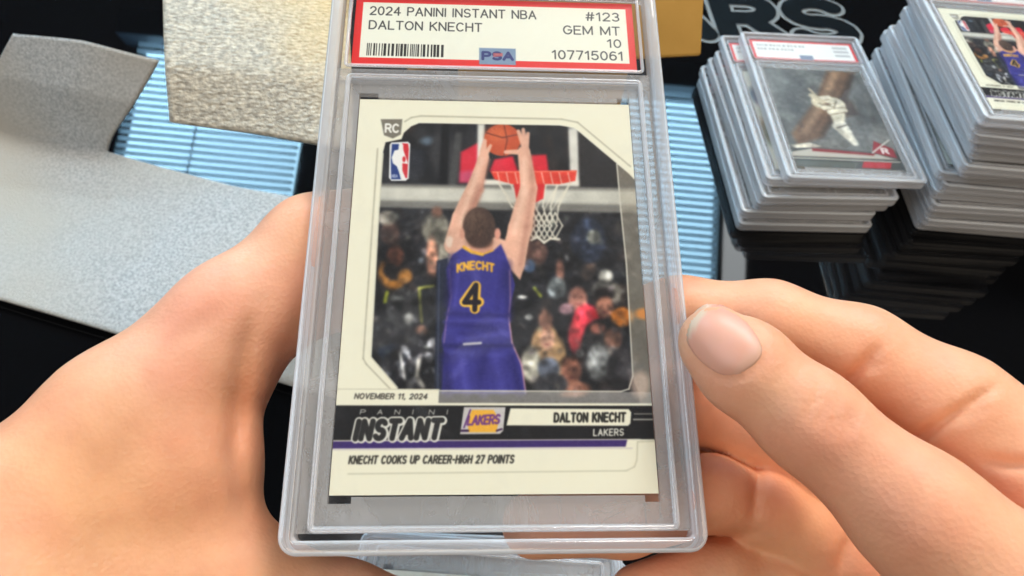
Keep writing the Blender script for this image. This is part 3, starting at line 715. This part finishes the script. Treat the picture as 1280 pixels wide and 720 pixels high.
stack((cl.x, cl.y), 6, {0: ('glove', 'small', 0, 0, 0), 1: ('a', 'small', -.010, .004, rad(1)), 2: ('b', 'small', -.012, -.004, rad(1.5)), 3: ('a', 'small', -.014, -.003, rad(2.5)),
                        4: ('b', 'small', -.019, -.005, rad(1)), 5: ('a', 'small', -.019, -.009, rad(1))}, 3, 'short stack')
BASE_ROT = rad(1.5)
pr = table_pt(1143, 287)
stack((pr.x + .0405, pr.y + .0685), 14, {0: ('player', 'small', -.004, -.002, rad(0)), 1: ('a', 'small', -.003, .000, rad(-1))}, 21, 'tall stack', (-.010, -.001))
BASE_ROT = rad(181)
pb = c2w(px(612, 706, 206))
stack((pb.x + .001, pb.y - .060), 13, {0: ('a', 'small', 0, 0, 0), 7: ('b', 'small', -.03, .004, rad(3))}, 33, 'pile under the hands')

# ------------------------------------------------------------------ mailer box, wrapping sheets
def build_box():
    m, n, l, b = mat('golden_card')
    tc, nz, bp = noise_bump(n, l, b, 60, .0004, 5)
    r = ramp(n, l, nz.outputs['Fac'], [(.3, (.64, .36, .075)), (.7, (.72, .42, .10))]); l.new(r.outputs['Color'], b.inputs['Base Color']); b.inputs['Roughness'].default_value = .55
    hb = .130
    a, c = table_pt(818, 73, hb), table_pt(877, 70, hb)
    root = empty('mailer_box', c); root.rotation_euler = (0, 0, math.atan2(c.y - a.y, c.x - a.x))
    tag(root, 'golden yellow cardboard mailer box behind the top of the held slab', 'box')
    for q in (link('carton', box_mesh('carton', -.120, 0, .0, .10, 0, .046, .0012), m, root), link('lid', box_mesh('lid', -.1205, .0005, -.0006, .1005, .0465, .0490, .0008), m, root)):
        q.rotation_euler = (-.6, 0, 0)                 # tipped back on the hanging flap
    link('hanging_flap', box_mesh('hanging_flap', -.100, -.030, .0004, .0022, -hb + .0005, -.0005), m, root)
    return root
build_box()

def sheet_obj(name, grid, th, m, label, cat, wave=0.0, seed=1, curve=.25):
    """thin sheet from a grid of world points (rows x cols), smoothly upsampled, with thickness"""
    G = np.array(grid, float)
    def up(A, ax, f):
        n = A.shape[ax]; t = np.linspace(0, n - 1, (n - 1) * f + 1); out = []
        for s in t:
            i = min(int(s), n - 2); u = s - i
            g = lambda k: np.take(A, min(max(k, 0), n - 1), axis=ax)
            p = [g(i - 1), g(i), g(i + 1), g(i + 2)]
            cr = .5 * (2 * p[1] + (p[2] - p[0]) * u + (2 * p[0] - 5 * p[1] + 4 * p[2] - p[3]) * u * u + (3 * p[1] - p[0] - 3 * p[2] + p[3]) * u ** 3)
            li = p[1] * (1 - u) + p[2] * u; out.append(cr * curve + li * (1 - curve))
        return np.stack(out, axis=ax)
    G = up(up(G, 0, 14), 1, 14)
    R, Cn = G.shape[:2]
    rr, cc = np.meshgrid(np.arange(R), np.arange(Cn), indexing='ij')
    G[..., 2] += wave * (np.sin(rr * .19 + seed + cc * .07) + .6 * np.sin(cc * .23 + rr * .11 + 2 * seed))
    V = [tuple(v) for v in G.reshape(-1, 3)]
    Fc = [(r * Cn + c, r * Cn + c + 1, (r + 1) * Cn + c + 1, (r + 1) * Cn + c) for r in range(R - 1) for c in range(Cn - 1)]
    o = link(name, mesh(name, V, Fc), m, smooth=True)
    s = o.modifiers.new('thickness', 'SOLIDIFY'); s.thickness = th; s.offset = 0
    tag(o, label, cat)
    return o
def foam_mat(name, c0, c1, scale, dist, warm=None, vor=None, rough=.75, spec=.3):
    m, n, l, b = mat(name)
    tc, nz, bp = noise_bump(n, l, b, scale, dist, 3)
    n2 = n.new('ShaderNodeTexNoise'); n2.inputs['Scale'].default_value = scale * .55; n2.inputs['Detail'].default_value = 4; l.new(tc.outputs['Object'], n2.inputs['Vector'])
    r = ramp(n, l, n2.outputs['Fac'], [(.35, c0), (.65, c1)])
    src = r.outputs['Color']
    if warm:
        n3 = n.new('ShaderNodeTexNoise'); n3.inputs['Scale'].default_value = 7; l.new(tc.outputs['Object'], n3.inputs['Vector'])
        rr = ramp(n, l, n3.outputs['Fac'], [(.42, (0, 0, 0)), (.62, (1, 1, 1))])
        mx = n.new('ShaderNodeMix'); mx.data_type = 'RGBA'; l.new(rr.outputs['Color'], mx.inputs[0]); l.new(src, mx.inputs[6]); mx.inputs[7].default_value = (*warm, 1)
        src = mx.outputs[2]
    if vor:
        v = n.new('ShaderNodeTexVoronoi'); v.inputs['Scale'].default_value = vor; v.feature = 'SMOOTH_F1'
        mp = n.new('ShaderNodeMapping'); mp.inputs['Scale'].default_value = (.6, 1.5, 1.5); l.new(tc.outputs['Object'], mp.inputs[0]); l.new(mp.outputs[0], v.inputs['Vector'])
        ad = n.new('ShaderNodeMath'); ad.operation = 'ADD'; l.new(nz.outputs['Fac'], ad.inputs[0]); l.new(v.outputs['Distance'], ad.inputs[1]); l.new(ad.outputs[0], bp.inputs['Height'])
    l.new(src, b.inputs['Base Color']); b.inputs['Roughness'].default_value = rough; b.inputs['Specular IOR Level'].default_value = spec
    return m
M_foam = foam_mat('grey_foam', (.33, .34, .345), (.56, .565, .56), 1300, .0005, warm=(.47, .43, .37))
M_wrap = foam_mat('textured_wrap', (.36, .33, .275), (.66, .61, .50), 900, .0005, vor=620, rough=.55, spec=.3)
def warm_reflection_tint():  # warm reflected light painted in as a gold tint towards the upper right
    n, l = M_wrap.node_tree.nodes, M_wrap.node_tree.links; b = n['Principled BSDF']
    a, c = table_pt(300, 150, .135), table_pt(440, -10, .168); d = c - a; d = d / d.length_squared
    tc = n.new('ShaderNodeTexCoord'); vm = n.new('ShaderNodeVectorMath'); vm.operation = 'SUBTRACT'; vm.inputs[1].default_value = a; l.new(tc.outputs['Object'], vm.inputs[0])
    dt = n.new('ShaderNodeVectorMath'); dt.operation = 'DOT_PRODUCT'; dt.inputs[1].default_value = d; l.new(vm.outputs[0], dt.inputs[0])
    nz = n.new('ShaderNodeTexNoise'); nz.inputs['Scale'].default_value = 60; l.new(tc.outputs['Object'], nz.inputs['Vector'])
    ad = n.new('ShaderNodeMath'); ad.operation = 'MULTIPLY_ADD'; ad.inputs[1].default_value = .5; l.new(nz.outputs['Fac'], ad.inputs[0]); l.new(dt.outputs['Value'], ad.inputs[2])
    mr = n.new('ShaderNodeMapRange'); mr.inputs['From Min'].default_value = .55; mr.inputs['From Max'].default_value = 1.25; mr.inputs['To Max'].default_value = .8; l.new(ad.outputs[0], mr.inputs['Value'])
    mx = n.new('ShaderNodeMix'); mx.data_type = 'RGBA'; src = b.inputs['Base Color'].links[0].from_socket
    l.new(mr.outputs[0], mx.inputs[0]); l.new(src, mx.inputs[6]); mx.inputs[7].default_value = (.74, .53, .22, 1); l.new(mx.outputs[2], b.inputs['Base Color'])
warm_reflection_tint()
T = table_pt
sheet_obj('foam_sheet', [
    [T(19, 44, .060), T(30, 44, .061), T(105, 52, .062), T(198, 74, .058)],
    [T(-12, 96, .041), T(12, 98, .042), T(85, 112, .042), T(168, 130, .038)],
    [T(-50, 158, .012), T(-10, 162, .013), T(60, 172, .013), T(135, 190, .012)],
    [T(-90, 225, .004), T(20, 235, .005), T(150, 250, .006), T(290, 232, .009)],
    [T(-90, 290, .003), T(30, 310, .004), T(190, 345, .005), T(392, 258, .007)],
    [T(-90, 348, .003), T(10, 378, .004), T(190, 430, .005), T(420, 498, .006)]], .0016, M_foam,
    'grey packing foam sheet, folded up at one end, lying on the black table', 'foam sheet', wave=.0006)
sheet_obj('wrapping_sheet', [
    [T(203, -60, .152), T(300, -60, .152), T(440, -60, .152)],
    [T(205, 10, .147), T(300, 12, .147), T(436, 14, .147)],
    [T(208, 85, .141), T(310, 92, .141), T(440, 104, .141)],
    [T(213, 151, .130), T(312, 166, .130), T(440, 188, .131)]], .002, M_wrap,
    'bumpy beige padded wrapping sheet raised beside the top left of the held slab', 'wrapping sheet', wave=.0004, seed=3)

# ------------------------------------------------------------------ hands
def smin(a, b, k):
    h = np.clip(.5 + .5 * (b - a) / k, 0, 1)
    return b + (a - b) * h - k * h * (1 - h)
class Field:
    def __init__(self, lo, hi, step):
        self.lo, self.step = np.array(lo, float), step
        n = [int((hi[i] - lo[i]) / step) + 1 for i in range(3)]
        self.ax = [(lo[i] + step * np.arange(n[i])).astype(np.float32) for i in range(3)]
        self.n = n
    def blank(self): return np.full(self.n, 50, np.float32)
    def cone(self, D, a, b, ra, rb, k):
        a, b = np.array(a, float), np.array(b, float)
        m = max(ra, rb) + k + 3 * self.step + 6
        lo, hi = np.minimum(a, b) - m, np.maximum(a, b) + m
        s = []
        for i in range(3):
            i0 = max(int((lo[i] - self.lo[i]) / self.step), 0); i1 = min(int((hi[i] - self.lo[i]) / self.step) + 2, self.n[i])
            if i1 <= i0: return
            s.append(slice(i0, i1))
        s = tuple(s)
        x = self.ax[0][s[0]][:, None, None] - a[0]; y = self.ax[1][s[1]][None, :, None] - a[1]; z = self.ax[2][s[2]][None, None, :] - a[2]
        e = b - a; L2 = e @ e
        t = np.clip((x * e[0] + y * e[1] + z * e[2]) / L2, 0, 1).astype(np.float32)
        d = np.sqrt((x - e[0] * t) ** 2 + (y - e[1] * t) ** 2 + (z - e[2] * t) ** 2) - (ra + (rb - ra) * t)
        D[s] = smin(D[s], d.astype(np.float32), k)
    def chain(self, pts, k):
        D = self.blank()
        for (p, q) in zip(pts[:-1], pts[1:]): self.cone(D, p[0], q[0], p[1], q[1], k)
        return D
    def pixels(self):
        X = self.ax[0][:, None, None]; Y = self.ax[1][None, :, None]; Z = np.maximum(self.ax[2], 20)[None, None, :]
        return 640 + F * X / Z, 360 + F * Y / Z
    def carve(self, D, pts, depth, width, near=(0, 999)):
        """press a crease (depth mm, half width in pixels) into the skin along a line seen from the front"""
        I = np.where(np.abs(D) < 5)
        X, Y, Z = self.ax[0][I[0]], self.ax[1][I[1]], self.ax[2][I[2]]
        ok = (Z > near[0]) & (Z < near[1]); U, V = 640 + F * X / Z, 360 + F * Y / Z
        q = np.full(U.shape, 1e9); w = np.zeros(U.shape)
        L = [math.hypot(b[0] - a[0], b[1] - a[1]) for a, b in zip(pts[:-1], pts[1:])]; run = 0
        for a, b, ln in zip(pts[:-1], pts[1:], L):
            e = (b[0] - a[0], b[1] - a[1]); t = np.clip(((U - a[0]) * e[0] + (V - a[1]) * e[1]) / (e[0] ** 2 + e[1] ** 2), 0, 1)
            d2 = (U - a[0] - e[0] * t) ** 2 + (V - a[1] - e[1] * t) ** 2
            w = np.where(d2 < q, np.sin(math.pi * np.clip((run + t * ln) / sum(L), .02, .98)) ** .8, w); q = np.minimum(q, d2); run += ln
        D[I] += (depth * w * np.exp(-q / width ** 2) * ok).astype(np.float32)
    def net(self, D):
        ins = D < 0
        nx, ny, nz = D.shape
        c = np.zeros((nx - 1, ny - 1, nz - 1), np.int8)
        for i in (0, 1):
            for j in (0, 1):
                for k in (0, 1): c += ins[i:nx - 1 + i, j:ny - 1 + j, k:nz - 1 + k]
        act = (c > 0) & (c < 8)
        idx = np.full(act.shape, -1, np.int64); I = np.argwhere(act); idx[act] = np.arange(len(I))
        acc = np.zeros((len(I), 3)); cnt = np.zeros(len(I))
        crn = [(i, j, k) for i in (0, 1) for j in (0, 1) for k in (0, 1)]
        for p in range(8):
            for q in range(p + 1, 8):
                A, B = np.array(crn[p]), np.array(crn[q])
                if np.abs(A - B).sum() != 1: continue
                da = D[tuple((I + A).T)]; db = D[tuple((I + B).T)]
                x = (da < 0) != (db < 0); t = np.where(x, da / np.where(x, da - db, 1), 0)
                acc += np.where(x[:, None], A + (B - A) * t[:, None], 0); cnt += x
        V = self.lo + (I + acc / cnt[:, None]) * self.step
        Fc = []
        for ax in range(3):
            o1, o2 = [(1, 2), (2, 0), (0, 1)][ax]
            sl0 = [slice(None)] * 3; sl1 = [slice(None)] * 3; sl0[ax] = slice(0, -1); sl1[ax] = slice(1, None)
            a, b = ins[tuple(sl0)], ins[tuple(sl1)]
            E = np.argwhere(a != b)
            ok = (E[:, o1] > 0) & (E[:, o2] > 0) & (E[:, o1] < D.shape[o1] - 1) & (E[:, o2] < D.shape[o2] - 1)
            E = E[ok]; s = a[tuple(E.T)]
            u1 = np.zeros(3, int); u1[o1] = 1; u2 = np.zeros(3, int); u2[o2] = 1
            q = [idx[tuple((E - u1 - u2).T)], idx[tuple((E - u2).T)], idx[tuple(E.T)], idx[tuple((E - u1).T)]]
            Q = np.stack(q, 1); Q[~s] = Q[~s][:, ::-1]; Fc.append(Q)
        return V, np.concatenate(Fc)

def skin_mat():
    m, n, l, b = mat('skin')
    at = n.new('ShaderNodeVertexColor'); at.layer_name = 'tone'
    tc = n.new('ShaderNodeTexCoord')
    nz = n.new('ShaderNodeTexNoise'); nz.inputs['Scale'].default_value = 120; nz.inputs['Detail'].default_value = 5; l.new(tc.outputs['Object'], nz.inputs['Vector'])
    r = ramp(n, l, nz.outputs['Fac'], [(.3, (.93, .89, .88)), (.7, (1.06, 1.05, 1.05))])
    mx = n.new('ShaderNodeMix'); mx.data_type = 'RGBA'; mx.blend_type = 'MULTIPLY'; mx.inputs[0].default_value = 1
    n4 = n.new('ShaderNodeTexNoise'); n4.inputs['Scale'].default_value = 42; n4.inputs['Detail'].default_value = 3; l.new(tc.outputs['Object'], n4.inputs['Vector'])
    r4 = ramp(n, l, n4.outputs['Fac'], [(.38, (1.04, 1.04, 1.0)), (.66, (1.0, .84, .82))]); m4 = n.new('ShaderNodeMix'); m4.data_type = 'RGBA'; m4.blend_type = 'MULTIPLY'; m4.inputs[0].default_value = 1
    l.new(at.outputs['Color'], m4.inputs[6]); l.new(r4.outputs['Color'], m4.inputs[7])
    l.new(m4.outputs[2], mx.inputs[6]); l.new(r.outputs['Color'], mx.inputs[7]); l.new(mx.outputs[2], b.inputs['Base Color'])
    v = n.new('ShaderNodeTexVoronoi'); v.inputs['Scale'].default_value = 1100; l.new(tc.outputs['Object'], v.inputs['Vector'])
    bp = n.new('ShaderNodeBump'); bp.inputs['Distance'].default_value = .00012; bp.inputs['Strength'].default_value = .5
    n5 = n.new('ShaderNodeTexNoise'); n5.inputs['Scale'].default_value = 260; n5.inputs['Detail'].default_value = 5; n5.inputs['Distortion'].default_value = 1.5; l.new(tc.outputs['Object'], n5.inputs['Vector'])
    hs = n.new('ShaderNodeMath'); hs.operation = 'MULTIPLY_ADD'; hs.inputs[1].default_value = 1.6; l.new(n5.outputs['Fac'], hs.inputs[0]); l.new(v.outputs['Distance'], hs.inputs[2])
    l.new(hs.outputs[0], bp.inputs['Height']); l.new(bp.outputs['Normal'], b.inputs['Normal'])
    b.inputs['Roughness'].default_value = .52; b.inputs['Specular IOR Level'].default_value = .35
    b.inputs['Subsurface Weight'].default_value = .2; b.inputs['Subsurface Radius'].default_value = (1, .35, .18); b.inputs['Subsurface Scale'].default_value = .003
    return m
M_skin = skin_mat()
def hand_object(Fd, D, tones, label, base=(.77, .405, .25)):
    V, Q = Fd.net(D)
    W = (V * MM) @ CW.T + np.array([0, 0, CAM_H])
    org = W.mean(0)
    me = mesh('hand', W - org, Q.tolist())
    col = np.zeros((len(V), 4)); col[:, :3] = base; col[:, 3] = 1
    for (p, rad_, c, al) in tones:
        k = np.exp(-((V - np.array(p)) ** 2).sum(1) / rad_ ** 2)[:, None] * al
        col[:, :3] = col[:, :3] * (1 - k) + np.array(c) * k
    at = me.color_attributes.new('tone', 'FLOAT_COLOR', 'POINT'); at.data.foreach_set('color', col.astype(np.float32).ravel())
    recalc(me)
    o = link('hand', me, M_skin, smooth=True); o.location = org
    sm = o.modifiers.new('relax', 'SMOOTH'); sm.iterations = 3; sm.factor = .5
    tag(o, label, 'hand')
    return o, me, org

NAIL = [(857, 425), (860, 405), (868, 390), (880, 381), (894, 379), (912, 385), (930, 398), (945, 416), (954, 434), (952, 447), (942, 458), (926, 468), (910, 471), (897, 468), (880, 457), (866, 443)]
def right_hand():
    st = .75
    Fd = Field((-8, -12, 80), (236, 200, 178), st)
    P = px
    palm = Fd.blank()
    for a, b, ra, rb in ((P(1215, 760, 152), P(1400, 800, 130), 16, 26), (P(1320, 640, 140), P(1330, 900, 128), 18, 26), (P(1350, 830, 114), P(1420, 880, 118), 16, 26), ((118, 78, 124), (260, 230, 112), 27, 31), (P(850, 560, 164), P(1010, 600, 160), 6, 8), (P(835, 448, 170), P(1020, 520, 162), 7, 8), (P(1010, 600, 160), P(1215, 760, 152), 8, 14)):
        Fd.cone(palm, a, b, ra, rb, 8)
    thumb = Fd.chain([(P(893, 428, 133.5), 7.0), (P(930, 458, 131.5), 8.3), (P(1010, 524, 127), 8.8), (P(1150, 646, 119), 10.7), (P(1330, 812, 113), 17)], 5)
    index = Fd.chain([(P(725, 412, 158), 7.2), (P(850, 396, 157.5), 8.8), (P(960, 405, 153), 9.3), (P(1072, 441, 148), 9.8), (P(1190, 510, 142), 11.2), (P(1315, 620, 136), 16)], 4)
    middle = Fd.chain([(P(735, 490, 156), 7.4), (P(860, 499, 154), 9.5), (P(950, 535, 151.5), 9.2), (P(1090, 622, 149), 9.6), (P(1260, 745, 142), 14)], 3)
    ring = Fd.chain([(P(668, 656, 139), 6.7), (P(780, 648, 141), 7.4), (P(890, 618, 144), 7.9), (P(950, 634, 146), 8.2), (P(1075, 705, 146), 9.2), (P(1250, 800, 140), 14)], 3)
    pinky = Fd.chain([(P(800, 745, 141), 6.4), (P(900, 712, 144), 7.0), (P(965, 722, 146), 7.6), (P(1075, 800, 143), 9), (P(1200, 870, 138), 13)], 3)
    D = None
    for f in (thumb, index, middle, ring, pinky):
        g = smin(palm, f, 3.5)
        D = g if D is None else smin(D, g, 1.0)
    # finger and thumb creases
    Fd.carve(D, [(1030, 500), (1072, 464), (1104, 430)], 1.8, 7, (134, 999)); Fd.carve(D, [(1110, 572), (1186, 522), (1250, 480)], 2.0, 7, (127, 999))
    Fd.carve(D, [(1080, 466), (1112, 450)], .6, 5, (134, 999)); Fd.carve(D, [(1195, 530), (1240, 506)], .6, 5, (127, 999))
    Fd.carve(D, [(1225, 572), (1258, 580), (1310, 584)], 1.6, 8)
    for (a, b) in (((1026, 474), (1004, 530)), ((1051, 488), (1034, 548)), ((1074, 504), (1052, 554)), ((1038, 484), (1020, 536)), ((1063, 500), (1044, 548))):
        Fd.carve(D, [a, ((a[0] + b[0]) / 2 + 4, (a[1] + b[1]) / 2), b], .75, 4.2, (0, 124))
    Fd.carve(D, [(944, 572), (948, 600), (940, 655)], 1.1, 6, (134, 999)); Fd.carve(D, [(1060, 668), (1048, 720)], 1.2, 7, (134, 999))
    Fd.carve(D, [(868, 582), (905, 577), (958, 592)], .4, 6, (134, 999)); Fd.carve(D, [(855, 668), (900, 672), (960, 664)], .9, 7, (130, 999))
    ring_ = [(906 + (x - 906) * 1.07, 426 + (y - 426) * 1.07) for x, y in NAIL]
    k0 = 7; Fd.carve(D, ring_[k0:] , .5, 4.0, (0, 134)); Fd.carve(D, ring_[5:9], .3, 4.0, (0, 134))
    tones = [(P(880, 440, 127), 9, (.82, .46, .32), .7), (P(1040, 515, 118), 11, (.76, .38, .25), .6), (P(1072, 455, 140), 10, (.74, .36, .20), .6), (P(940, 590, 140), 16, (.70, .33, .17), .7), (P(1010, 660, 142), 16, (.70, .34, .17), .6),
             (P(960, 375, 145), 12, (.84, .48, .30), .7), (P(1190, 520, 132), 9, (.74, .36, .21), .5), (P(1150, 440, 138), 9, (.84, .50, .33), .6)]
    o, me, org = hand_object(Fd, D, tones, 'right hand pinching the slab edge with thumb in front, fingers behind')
    # thumb nail: laid on the modelled surface
    bvh = BVHTree.FromPolygons([v.co for v in me.vertices], [p.vertices[:] for p in me.polygons])
    out = np.array(NAIL, float)
    ctr = np.array((906., 426.)); nr = 9; nk = 48
    ang = np.arange(nk) / nk * len(out); OUT = []
    for a in ang:
        i0 = int(a); u = a - i0; g = lambda k: out[(i0 + k) % len(out)]
        OUT.append(.5 * (2 * g(0) + (g(1) - g(-1)) * u + (2 * g(-1) - 5 * g(0) + 4 * g(1) - g(2)) * u * u + (3 * g(0) - g(-1) - 3 * g(1) + g(2)) * u ** 3))
    tipd = np.array((-.82, -.57)); VV, FF, CC = [], [], []
    o_c = Vector((0, 0, CAM_H)) - Vector(org)
    def lay(p, r):
        v = px(p[0], p[1], 100); ray = Vector(CW @ (v / np.linalg.norm(v)))
        h = bvh.ray_cast(o_c, ray)
        if h[0] is None: h = bvh.find_nearest(o_c + ray * .13)
        e = (p - ctr) @ tipd / 48.0
        VV.append(h[0] - ray * (.00042 * (1 - r ** 5) - .00006 + .00012 * max(e, 0) * (1 - r ** 8)))
        base_c = np.array((.78, .37, .27)); lun = max(0, 1 - ((e + 1.0) / .42) ** 2) * .5; fre = np.clip((e - .78) / .08, 0, 1) * .8
        CC.append(base_c * (1 - lun - fre) + np.array((.70, .46, .36)) * lun + np.array((.74, .58, .44)) * fre)
    lay(ctr, 0)
    for q in range(1, nr + 1):
        r_ = (q / nr) ** .8
        for p in OUT: lay(ctr + (p - ctr) * r_, r_)
    for k in range(nk): FF.append((0, 1 + k, 1 + (k + 1) % nk))
    for q in range(nr - 1):
        for k in range(nk):
            a = 1 + q * nk; FF.append((a + k, a + nk + k, a + nk + (k + 1) % nk, a + (k + 1) % nk))
    nm = recalc(mesh('fingernail', VV, FF))
    ca = nm.color_attributes.new('tone', 'FLOAT_COLOR', 'POINT')
    for i, c in enumerate(CC): ca.data[i].color = (*c, 1)
    m, n, l, b = mat('nail'); at = n.new('ShaderNodeVertexColor'); at.layer_name = 'tone'; l.new(at.outputs['Color'], b.inputs['Base Color']); b.inputs['Roughness'].default_value = .46; b.inputs['Subsurface Weight'].default_value = .2; b.inputs['Subsurface Scale'].default_value = .002
    nail = link('fingernail', nm, m, o, smooth=True)
    so = nail.modifiers.new('thickness', 'SOLIDIFY'); so.thickness = .0003
    return o
right_hand()

def left_hand():
    Fd = Field((-215, -30, 72), (20, 185, 185), .8)
    P = px
    D = Fd.blank()
    for a, b, ra, rb in (
            (P(500, 262, 168), P(392, 304, 160), 8.0, 9.6),          # index finger, behind the slab
            (P(392, 304, 160), P(287, 395, 151), 9.6, 10.4),
            (P(287, 395, 151), P(149, 524, 141), 10.4, 13),
            (P(149, 524, 141), P(10, 684, 130), 13, 18),
            (P(480, 372, 168), P(364, 366, 160), 8, 9.0),             # middle finger
            (P(364, 366, 160), P(254, 468, 151), 9.0, 10.8),
            (P(254, 468, 151), P(238, 588, 144), 10.8, 11.2),        # web to the thumb
            (P(238, 588, 144), P(240, 706, 141), 11.2, 12.4),
            (P(254, 468, 150), P(110, 640, 138), 11, 17),
            (P(238, 588, 144), P(80, 720, 134), 11.4, 18),
            (P(300, 722, 142), P(120, 800, 132), 11.5, 18),
            (P(10, 684, 130), P(-120, 860, 118), 19, 30),
            (P(120, 800, 132), P(-60, 900, 120), 20, 30), ((-98, 68, 118), (-250, 215, 112), 27, 31)):
        Fd.cone(D, a, b, ra, rb, 9)
    T_ = Fd.chain([(P(246, 722, 141), 11.6), (P(326, 738, 142), 10.6), (P(430, 766, 146), 10.2), (P(560, 800, 150), 9)], 3)
    D = smin(D, T_, 4)
    # tendon ridge, web fold
    Fd.carve(D, [(318, 380), (304, 440), (296, 500), (293, 570), (306, 665)], 2.1, 13)
    Fd.carve(D, [(210, 432), (250, 405), (292, 370)], .45, 16); Fd.carve(D, [(246, 397), (254, 405)], .25, 3)
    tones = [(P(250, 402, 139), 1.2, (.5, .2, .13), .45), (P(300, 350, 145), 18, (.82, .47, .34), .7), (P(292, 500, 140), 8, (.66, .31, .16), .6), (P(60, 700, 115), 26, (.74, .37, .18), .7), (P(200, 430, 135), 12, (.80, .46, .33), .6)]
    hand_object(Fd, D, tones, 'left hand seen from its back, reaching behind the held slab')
left_hand()
